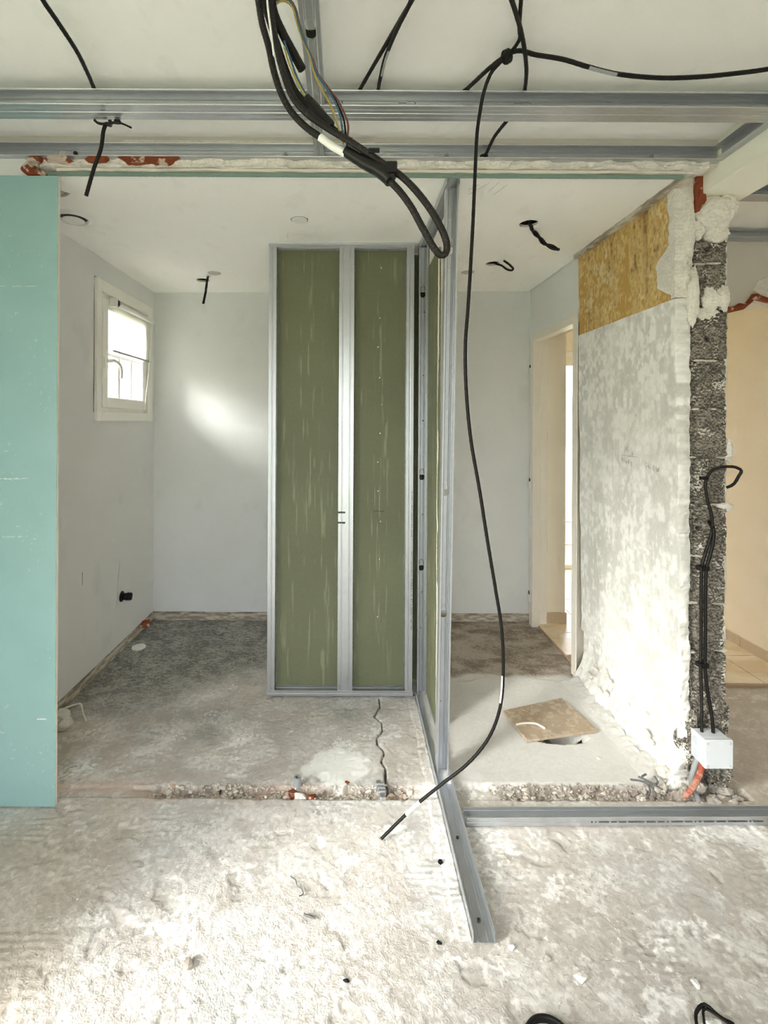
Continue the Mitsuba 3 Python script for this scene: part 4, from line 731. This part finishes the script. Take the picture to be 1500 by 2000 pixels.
obj('clip', box(-0.296, -0.208, 2.345, 2.351, z + .013, z + .020), PLAST, k)
obj('stud', cyl((-0.252, 2.348, z), (-0.252, 2.348, z + .018), .006, 10), PLAST, k)
COVG = M('grey_cover', (0.52, 0.50, 0.45), 0.7)
disc('ceiling_cover', -0.898, 3.187, 0.042, 'plain grey disc cover on the ceiling near the left hole', 'cover', COVG)
disc('ceiling_cover', 0.763, 3.188, 0.042, 'plain grey disc cover on the ceiling behind the hanging cable', 'cover', COVG)
x, y = -1.318, 2.305; z = float(ZB(x, y))
ev = thing('extractor_vent', 'round white extract air valve on the ceiling at upper left', 'vent')
obj('rim', lathe([(0.058, 0.0), (0.084, 0.0), (0.084, -.005), (0.074, -.013), (0.064, -.012), (0.058, -.003)], (x, y, z), 48), PLAST, ev, smooth=40)
obj('duct', lathe([(0.060, -.002), (0.058, -.002), (0.0575, .20), (0.060, .20)], (x, y, z), 40), GREYC, ev, smooth=30)
obj('stem', cyl((x, y, z - .01), (x, y, z + .12), .006, 12), GREYC, ev)
obj('bridge', box(x - .058, x + .058, y - .006, y + .006, z + .11, z + .116), GREYC, ev)
obj('disc', lathe([(0, -.018), (0.045, -.018), (0.048, -.015), (0.040, -.009), (0, -.006)], (x, y, z), 48), PLAST, ev, smooth=40)
ap = thing('hatch_panel', 'loose triangular panel in a ceiling opening next to the turquoise board', 'hatch')
z = float(ZB(-1.2, 2.07))
fl = sweep(Polygon([(-1.27, 2.085), (-1.250, 2.02), (-1.212, 2.062)]), (0, 0, z + .001), X_, Y_, Z_, .003)
obj('panel', fl, COVG, ap)
for q0, q1 in (((-1.285, 2.098), (-1.232, 2.094)), ((-1.27, 2.04), (-1.205, 2.06))): obj('wire', tube([(*q0, z + .012), (*q1, z + .012)], .0012, 6), COVG, ap)
scr = [((0.56, 1.99), (0.50, 2.09)), ((0.60, 1.98), (0.58, 2.06)), ((0.64, 2.0), (0.61, 2.09)), ((0.52, 2.0), (0.49, 2.05))]
for i, (a, b) in enumerate(scr): obj('scratch', tube([(*a, float(ZB(*a)) - .0002), (*b, float(ZB(*b)) - .0002)], 0.0007, 6, False), PENCIL, 'ceiling_bathroom')

# left wall: pipe stub and marks
ps = thing('pipe_stub', 'black pipe stub with a ribbed cap in the left wall', 'pipe')
obj('hole_disc', lathe([(0, 0), (.034, 0), (.034, .003), (0, .005)], (XL, 3.165, .36), 20, (1, 0, 0)), BLACK, ps, label='flat black disc standing in for the dark pipe hole')  # black disc stands in for the dark hole round the pipe
obj('cap', cat([cyl((XL, 3.205, .345), (XL + .045, 3.215, .342), 0.022, 14), cyl((XL + .015, 3.208, .345), (XL + .022, 3.209, .344), 0.026, 14), cyl((XL + .03, 3.211, .343), (XL + .037, 3.213, .342), 0.026, 14)]), BLACK, ps, smooth=30)
obj('mark', cat([box(XL, XL + .0006, 2.698, 2.703, .59, .66), tube([(XL + .0002, 3.14, .60), (XL + .0002, 3.11, .45), (XL + .0002, 3.09, .30)], .0008, 6)]), PENCIL, 'wall_left', label='short scratches')
# pencil notes on the plaster
STROKES = {'U': [[(0, 1), (.05, .2), (.3, 0), (.55, .2), (.6, 1)]], 'A': [[(0, 0), (.3, 1), (.6, 0)], [(.12, .4), (.48, .4)]], 'V': [[(0, 1), (.3, 0), (.6, 1)]], 'E': [[(.55, 1), (0, 1), (0, 0), (.55, 0)], [(0, .5), (.45, .5)]], 'N': [[(0, 0), (0, 1), (.55, 0), (.55, 1)]],
           'S': [[(.55, .85), (.3, 1), (.05, .8), (.3, .5), (.55, .25), (.3, 0), (0, .15)]], 'G': [[(.55, .8), (.3, 1), (0, .5), (.3, 0), (.55, .2), (.55, .45), (.35, .45)]], 'R': [[(0, 0), (0, 1), (.5, .85), (.45, .55), (0, .5), (.55, 0)]], 'O': [[(.3, 1), (0, .5), (.3, 0), (.6, .5), (.3, 1)]], 'W': [[(0, 1), (.2, 0), (.4, .7), (.6, 0), (.8, 1)]]}
def words(t, y, z, hgt):
    r = np.random.default_rng(len(t)); parts = []
    for i, ch in enumerate(t):
        dz, tilt, k = r.normal() * .003, r.normal() * .15, hgt * r.uniform(.85, 1.1)
        for st in STROKES.get(ch, []):
            q = np.array(st) * k; yy = y - (i * hgt * 1.15 + q[:, 0] + tilt * q[:, 1]); zz = z + dz + q[:, 1] - .004 * i
            q = np.stack([XW(zz) - 0.0125, yy, zz], 1); parts.append(tube(q, 0.0006, 5, False))
    return cat(parts)
obj('pencil_note', cat([words('U A', 2.36, 1.362, .019), words('VENUS', 2.405, 1.318, .017), words('GROW', 2.215, 1.302, .024), tube([(XW(1.345) - .013, 2.405, 1.346), (XW(1.345) - .013, 2.275, 1.343)], .0008, 5)]), PENCIL, 'wall_right', label='faint pencil writing')

# ------------------------------------------------------------------ junction box, conduits on the wall end
jb = thing('junction_box', 'pale grey junction box on the foot of the block wall end', 'junction box')
x0, x1, y0, y1, z0, z1 = 1.382, 1.494, 1.888, 1.972, 0.160, 0.272
obj('body', box(x0 + .002, x1 - .002, y0 + .022, y1, z0 + .002, z1 - .002, .004), BOXP, jb)
obj('lid', box(x0, x1, y0, y0 + .021, z0, z1, .004), BOXP, jb)
for dx in (.012, -.012):
    for dz in (.012, -.012):
        xx = x0 + dx if dx > 0 else x1 + dx; zz_ = z0 + dz if dz > 0 else z1 + dz
        obj('screw', cat([cyl((xx, y0 - .0006, zz_), (xx, y0 + .002, zz_), .0055, 14)]), BOXK, jb)
for z in (0.190, 0.238): obj('knockout', cyl((x0 - .001, 1.942, z), (x0 + .003, 1.942, z), 0.0165, 24), BOXK, jb, smooth=30)
pcl = [(1.545, 1.995, 1.241), (1.553, 1.97, 1.259), (1.559, 1.95, 1.297), (1.563, 1.945, 1.314), (1.547, 1.945, 1.326), (1.52, 1.95, 1.331), (1.48, 1.96, 1.324), (1.455, 1.965, 1.307), (1.439, 1.968, 1.274), (1.439, 1.97, 1.239), (1.448, 1.97, 1.188), (1.463, 1.97, 1.136), (1.467, 1.97, 1.085), (1.457, 1.97, 1.033), (1.437, 1.97, 0.971), (1.425, 1.97, 0.915), (1.423, 1.97, 0.816), (1.424, 1.97, 0.672), (1.422, 1.97, 0.527), (1.419, 1.96, 0.406), (1.410, 1.945, 0.262)]
cable('cable', pcl, 0.0058, OLDC, 'dusty black cable looping out beside the blocks and down into the box')
cable('cable', [(1.471, 2.005, 1.105), (1.469, 1.985, 1.095), (1.467, 1.965, 1.079), (1.463, 1.958, 1.034), (1.447, 1.955, 0.972), (1.435, 1.958, 0.916), (1.433, 1.96, 0.816), (1.434, 1.96, 0.672), (1.433, 1.96, 0.527), (1.44, 1.955, 0.427), (1.449, 1.945, 0.341), (1.453, 1.940, 0.262)], 0.0065, BLACK, 'black cable coming out of a hole halfway up the block wall end')
for i, (x, y, z, lab) in enumerate([(1.427, 1.972, 0.919, 'upper black cable clip on the blocks'), (1.427, 1.972, 0.528, 'lower black cable clip on the blocks above the box'), (1.435, 1.978, 1.281, 'small black clip holding the cable loop')]):
    k = thing('cable_clip', lab, 'clip'); obj('saddle', box(x - .020, x + .018, y - .022, y + .012, z - .009, z + .009, .003) if i < 2 else box(x - .010, x + .010, y - .018, y + .012, z - .006, z + .006, .002), BLACK, k)
    obj('nail', cyl((x - .012, y - .024, z), (x - .012, y - .005, z), .004, 8), BLACK, k)
OC = curve([(1.407, 1.935, 0.170), (1.395, 1.925, 0.139), (1.376, 1.918, 0.103), (1.351, 1.915, 0.066), (1.327, 1.922, 0.026)], 0.004)
rr = 0.0105 + 0.0010 * np.sin(np.arange(len(OC)) * 1.9)
one('conduit', tube(OC, list(rr), 14, False), ORANGE, 'dusty orange corrugated conduit from the junction box to the floor', 'conduit', smooth=60)
one('conduit', tube([(1.405, 1.955, 0.168), (1.388, 1.955, 0.118), (1.382, 1.96, 0.07), (1.392, 1.975, 0.010)], 0.011, 12), GREYC, 'grey conduit behind the orange one under the box', 'conduit', smooth=60)
one('conduit', tube([(1.373, 1.945, 0.036), (1.378, 1.937, 0.028), (1.390, 1.928, 0.008)], 0.011, 12), GREYC, 'short grey conduit stump in the rubble beside the orange conduit', 'conduit', smooth=60)
for pts, lab in [([(1.151, 1.99, 0.045), (1.191, 1.98, 0.046), (1.21, 1.97, 0.040), (1.208, 1.95, 0.028), (1.18, 1.93, 0.012)], 'thin grey wire snippet in the rubble, leftmost'),
                 ([(1.222, 2.0, 0.060), (1.199, 1.99, 0.056), (1.21, 1.98, 0.048), (1.237, 1.97, 0.040), (1.258, 1.98, 0.044), (1.256, 2.0, 0.052)], 'curled grey wire snippet at the wall foot'),
                 ([(1.217, 1.97, 0.040), (1.221, 1.95, 0.034), (1.227, 1.94, 0.014)], 'short grey wire snippet hanging into the rubble'),
                 ([(1.19, 2.0, 0.05), (1.225, 1.975, 0.045), (1.262, 1.955, 0.03)], 'straight grey wire snippet across the rubble')]:
    one('wire_snippet', tube(pts, 0.0036, 8), WIREG, lab, 'wire', smooth=60)

# ------------------------------------------------------------------ things on the floor
def fz(x, y):
    i, j = np.searchsorted(ys, y), np.searchsorted(xs, x); return float(h[max(0, i - 1):i + 2, max(0, j - 1):j + 2].max())
q = Polygon([(0.789, 2.498), (1.142, 2.615), (1.198, 2.342), (0.83, 2.265)])
pk = one('floor_board', sweep(q.buffer(-.002).buffer(.002), (0, 0, 0.014), X_, Y_, Z_, 0.011), PLANK, 'brown square board lying over a hole in the toilet floor', 'board')
one('plastic_strip', tube([(0.815, 2.372, 0.030), (0.86, 2.385, 0.030), (0.915, 2.380, 0.030), (0.945, 2.345, 0.029)], 0.005, 8), GYPS, 'bent cream strip lying on the brown board', 'strip', smooth=50)
x, y = -1.394, 3.216; z = fz(x, y)
dk = thing('round_cover', 'round white plastic cover with a centre hole on the shower floor', 'cover')
obj('disc', lathe([(0.008, .004), (0.040, 0.0), (0.044, .003), (0.042, .010), (0.010, .013), (0.008, .011), (0.008, .004)], (x, y, z + .001), 36), PLAST, dk, smooth=30)
obj('centre_stud', cyl((x, y, z - .004), (x, y, z + .005), .005, 12), GREYC, dk)
for i, (x, y, s, mt, lab) in enumerate([(0.312, 1.653, .013, BLACK, 'small black plug on the floor left of the long track'), (-0.437, 1.342, .017, STONES[3], 'dark crumb on the floor at the lower left'), (-0.005, 1.304, .008, BLACK, 'tiny black crumb at the lower middle of the floor'), (0.263, 1.402, .009, BLACK, 'tiny black crumb left of the track end'), (0.559, 1.36, .011, STONES[1], 'grey pebble right of the track end'),
                                         (0.627, 1.314, .016, WSTONE, 'white chip on the floor at lower right'), (0.468, 1.388, .011, WSTONE, 'white chip just right of the track end'), (0.929, 1.301, .014, WSTONE, 'white chip near the lower right corner'), (1.02, 1.885, .018, WSTONE, 'white chip behind the cross track below the wall end'),
                                         (-0.24, 1.964, .034, BRICK, 'reddish brick chunk in the rubble left of the white stone'), (-0.146, 1.951, .034, BRICK, 'reddish brick chunk in the rubble right of the white stone'), (-0.199, 1.955, .030, WSTONE, 'white stone between two brick chunks in the rubble'), (-0.007, 2.021, .011, BRICK, 'small red brick crumb on the white powder'),
                                         (0.247, 1.985, .022, STONES[0], 'pale pebble right of the floor crack'), (-1.352, 1.825, .013, WSTONE, 'white chip on the floor by the turquoise board'), (1.11, 2.16, .012, STONES[0], 'pale chip on the cement right of the board')]):
    one('brick_chunk' if mt == BRICK else 'plug' if mt == BLACK and s > .012 else 'white_chip' if mt == WSTONE else 'crumb', rock((x, y, fz(x, y) + s * .3), s, 300 + i, 0.5, 9 if mt == BRICK else 16), mt, lab, 'debris')
one('pipe_end', trimesh.creation.annulus(r_min=.009, r_max=.015, height=.05, sections=20, transform=trimesh.transformations.translation_matrix((-0.212, 2.006, 0.012))), GREYC, 'grey pipe end standing in the rubble behind the white stone', 'pipe', smooth=30)
m = box(-.011, .011, -.05, .05, 0, .016, .003); m.apply_transform(trimesh.transformations.rotation_matrix(0.15, Z_)); m.apply_translation((0.128, 1.965, 0.006))
ms = thing('metal_piece', 'grey ribbed metal piece lying at the end of the floor crack', 'metal piece'); obj('body', m, STEEL, ms)
obj('rib', cat([box(.112 + .007 * i * 0, .146, 1.945 + .02 * i, 1.951 + .02 * i, .016, .025) for i in range(3)]), GREYC, ms)
one('curled_thread', tube([(-0.19, 1.60, .006), (-0.172, 1.585, .008), (-0.165, 1.565, .008), (-0.15, 1.555, .008), (-0.142, 1.54, .007), (-0.155, 1.533, .006)], 0.0016, 6), WIREG, 'thin curled grey thread on the floor left of the track', 'thread', smooth=50)
one('screw_anchor', tube([(-0.135, 1.475, .007), (-0.112, 1.468, .007), (-0.10, 1.462, .008)], [.003, .004, .002], 8), WIREG, 'small grey screw anchor on the floor', 'anchor', smooth=50)
def coil(x, y, R, n, mat, label):
    p = []
    for i in range(n * 20 + 1):
        a = i / 20 * 2 * np.pi; p.append((x + (R - .004 * (i / 20)) * np.cos(a), y + (R - .002 * (i / 20)) * 0.8 * np.sin(a), 0.010 + .012 * (i / 20) / 1.0 * .5))
    one('cable_coil', tube(p, 0.0055, 10, step=.012), mat, label, 'cable coil', smooth=60)
coil(0.485, 1.165, 0.062, 3, BLACK, 'small coil of black cable cut by the lower picture edge')
c2 = thing('wire_scrap', 'crumpled black wire with white film at the lower right edge', 'wire')
obj('wire', cat([tube([(0.86, 1.195, .012), (0.875, 1.222, .02), (0.905, 1.232, .03), (0.93, 1.215, .02), (0.96, 1.21, .008)], .004, 8), tube([(0.88, 1.20, .02), (0.90, 1.225, .028), (0.945, 1.198, .02)], .003, 8)]), BLACK, c2, smooth=50)
obj('film', lump((0.905, 1.20, .012), (.028, .018, .012), 5, 3, .5), WTAPE, c2, smooth=50)
# plaster scraps behind the turquoise board
for i, (x, y, s, lab) in enumerate([(-1.43, 2.42, (.03, .05, .035), 'long plaster scrap leaning behind the turquoise board, nearest the wall'), (-1.385, 2.372, (.022, .052, .028), 'long pale plaster scrap beside the turquoise board edge'), (-1.44, 2.33, (.03, .03, .03), 'grey plaster lump behind the turquoise board edge')]):
    m = lump((0, 0, 0), s, 400 + i, 3, .35, 2); m.apply_transform(trimesh.transformations.rotation_matrix(-.3, X_)); m.apply_translation((x, y, s[2] * .8)); one('plaster_scrap', m, LIME, lab, 'debris', smooth=40)
one('plastic_strip', tube([(-1.46, 2.47, .035), (-1.40, 2.50, .045), (-1.375, 2.495, .045), (-1.345, 2.46, .02), (-1.31, 2.425, .006)], 0.0045, 8), GYPS, 'bent cream strip on the floor behind the turquoise board', 'strip', smooth=50)

# rubble along the torn-out partition: larger stones one by one, the grit as one mass
def place_x(r):
    return r.uniform(-0.78, 0.24) if r.random() < .5 else r.uniform(0.58, 1.56)
rs = np.random.default_rng(21)
ZONES = [(-0.5, 'towards the turquoise board'), (-0.26, 'left of the brick chunks'), (-0.1, 'around the white stone'), (0.3, 'near the floor crack'), (0.85, 'just right of the long track'), (1.15, 'below the brown board'), (1.32, 'by the grey wire snippets'), (9, 'under the junction box')]
TONE = ['pale', 'grey', 'pinkish', 'dark']
for i in range(285):
    x = place_x(rs) if i > 60 else rs.uniform(1.15, 1.58); y = rs.uniform(1.945, 2.0) if x < 1.3 else rs.uniform(1.93, 2.03); s = rs.uniform(.0065, .0155) * (1.35 if x > 1.15 else 1)
    z = fz(x, y) - 0.008 + s * 0.45; c = int([0, 0, 2, 1, 2, 3][rs.integers(6)] if x < .3 else [0, 1, 1, 3, 0, 3][rs.integers(6)])
    one('rubble_stone', rock((x, y, z), s, 500 + i, rs.uniform(.6, .9), 12), STONES[c], f'{TONE[c]} broken stone in the rubble strip ' + next(n for e, n in ZONES if x < e), 'rubble', 'stones of the rubble strip')
for i, (x, y, s, c) in enumerate([(1.535, 1.99, .032, 1), (1.50, 1.955, .028, 0), (1.565, 1.955, .024, 1), (1.46, 1.95, .026, 1), (1.42, 1.985, .03, 0), (1.32, 2.03, .03, 0), (1.28, 1.99, .02, 0)]):
    one('broken_block_piece', lump((x, y, fz(x, y) + s * .4), (s, s * .8, s * .75), 700 + i, 3, .5, 3), STONES[c], 'broken lump of block at the wall foot, ' + ['right under the box corner', 'in front of the box', 'rightmost', 'below the orange conduit', 'behind the orange conduit', 'at the plaster foot', 'beside the wire snippets'][i], 'rubble', smooth=35)
for xa, xb, n_, mt, sd, lab in ((-0.80, 0.26, 1100, STONES[0], 1, 'pale grit between the stones of the left rubble strip'), (0.58, 1.33, 900, STONES[1], 2, 'grey grit between the stones of the right rubble strip')):
    r = np.random.default_rng(sd + 60); G_ = []
    for i in range(n_):
        x, y, s = r.uniform(xa, xb), r.uniform(1.94, 2.01), r.uniform(.0025, .008)
        if i % 5 == 4: y, s = r.uniform(1.85, 2.2), r.uniform(.0015, .004)
        G_.append(rock((x, y, fz(x, y) - .002 + s * .3), s, 2000 + i + 1000 * sd, .7, 8))
    k = numbered('rubble_grit'); scene[k] = mikit.ply(cat(G_), mt); labels[k] = {'label': lab, 'category': 'grit', 'kind': 'stuff'}
r = np.random.default_rng(77); G_ = []
for i in range(500):
    x, y = r.uniform(-1.3, 1.55), r.uniform(1.18, 1.92); s = r.uniform(.001, .0035); G_.append(rock((x, y, fz(x, y) + s * .3), s, 9000 + i, .7, 7))
for i in range(300):
    x, y = r.uniform(-1.4, .33), r.uniform(2.03, 3.5); s = r.uniform(.001, .004); G_.append(rock((x, y, fz(x, y) + s * .3), s, 9600 + i, .7, 7))
scene['floor_crumbs'] = mikit.ply(cat(G_), STONES[0]); labels['floor_crumbs'] = {'label': 'pale mortar crumbs strewn over the concrete floor', 'category': 'grit', 'kind': 'stuff'}
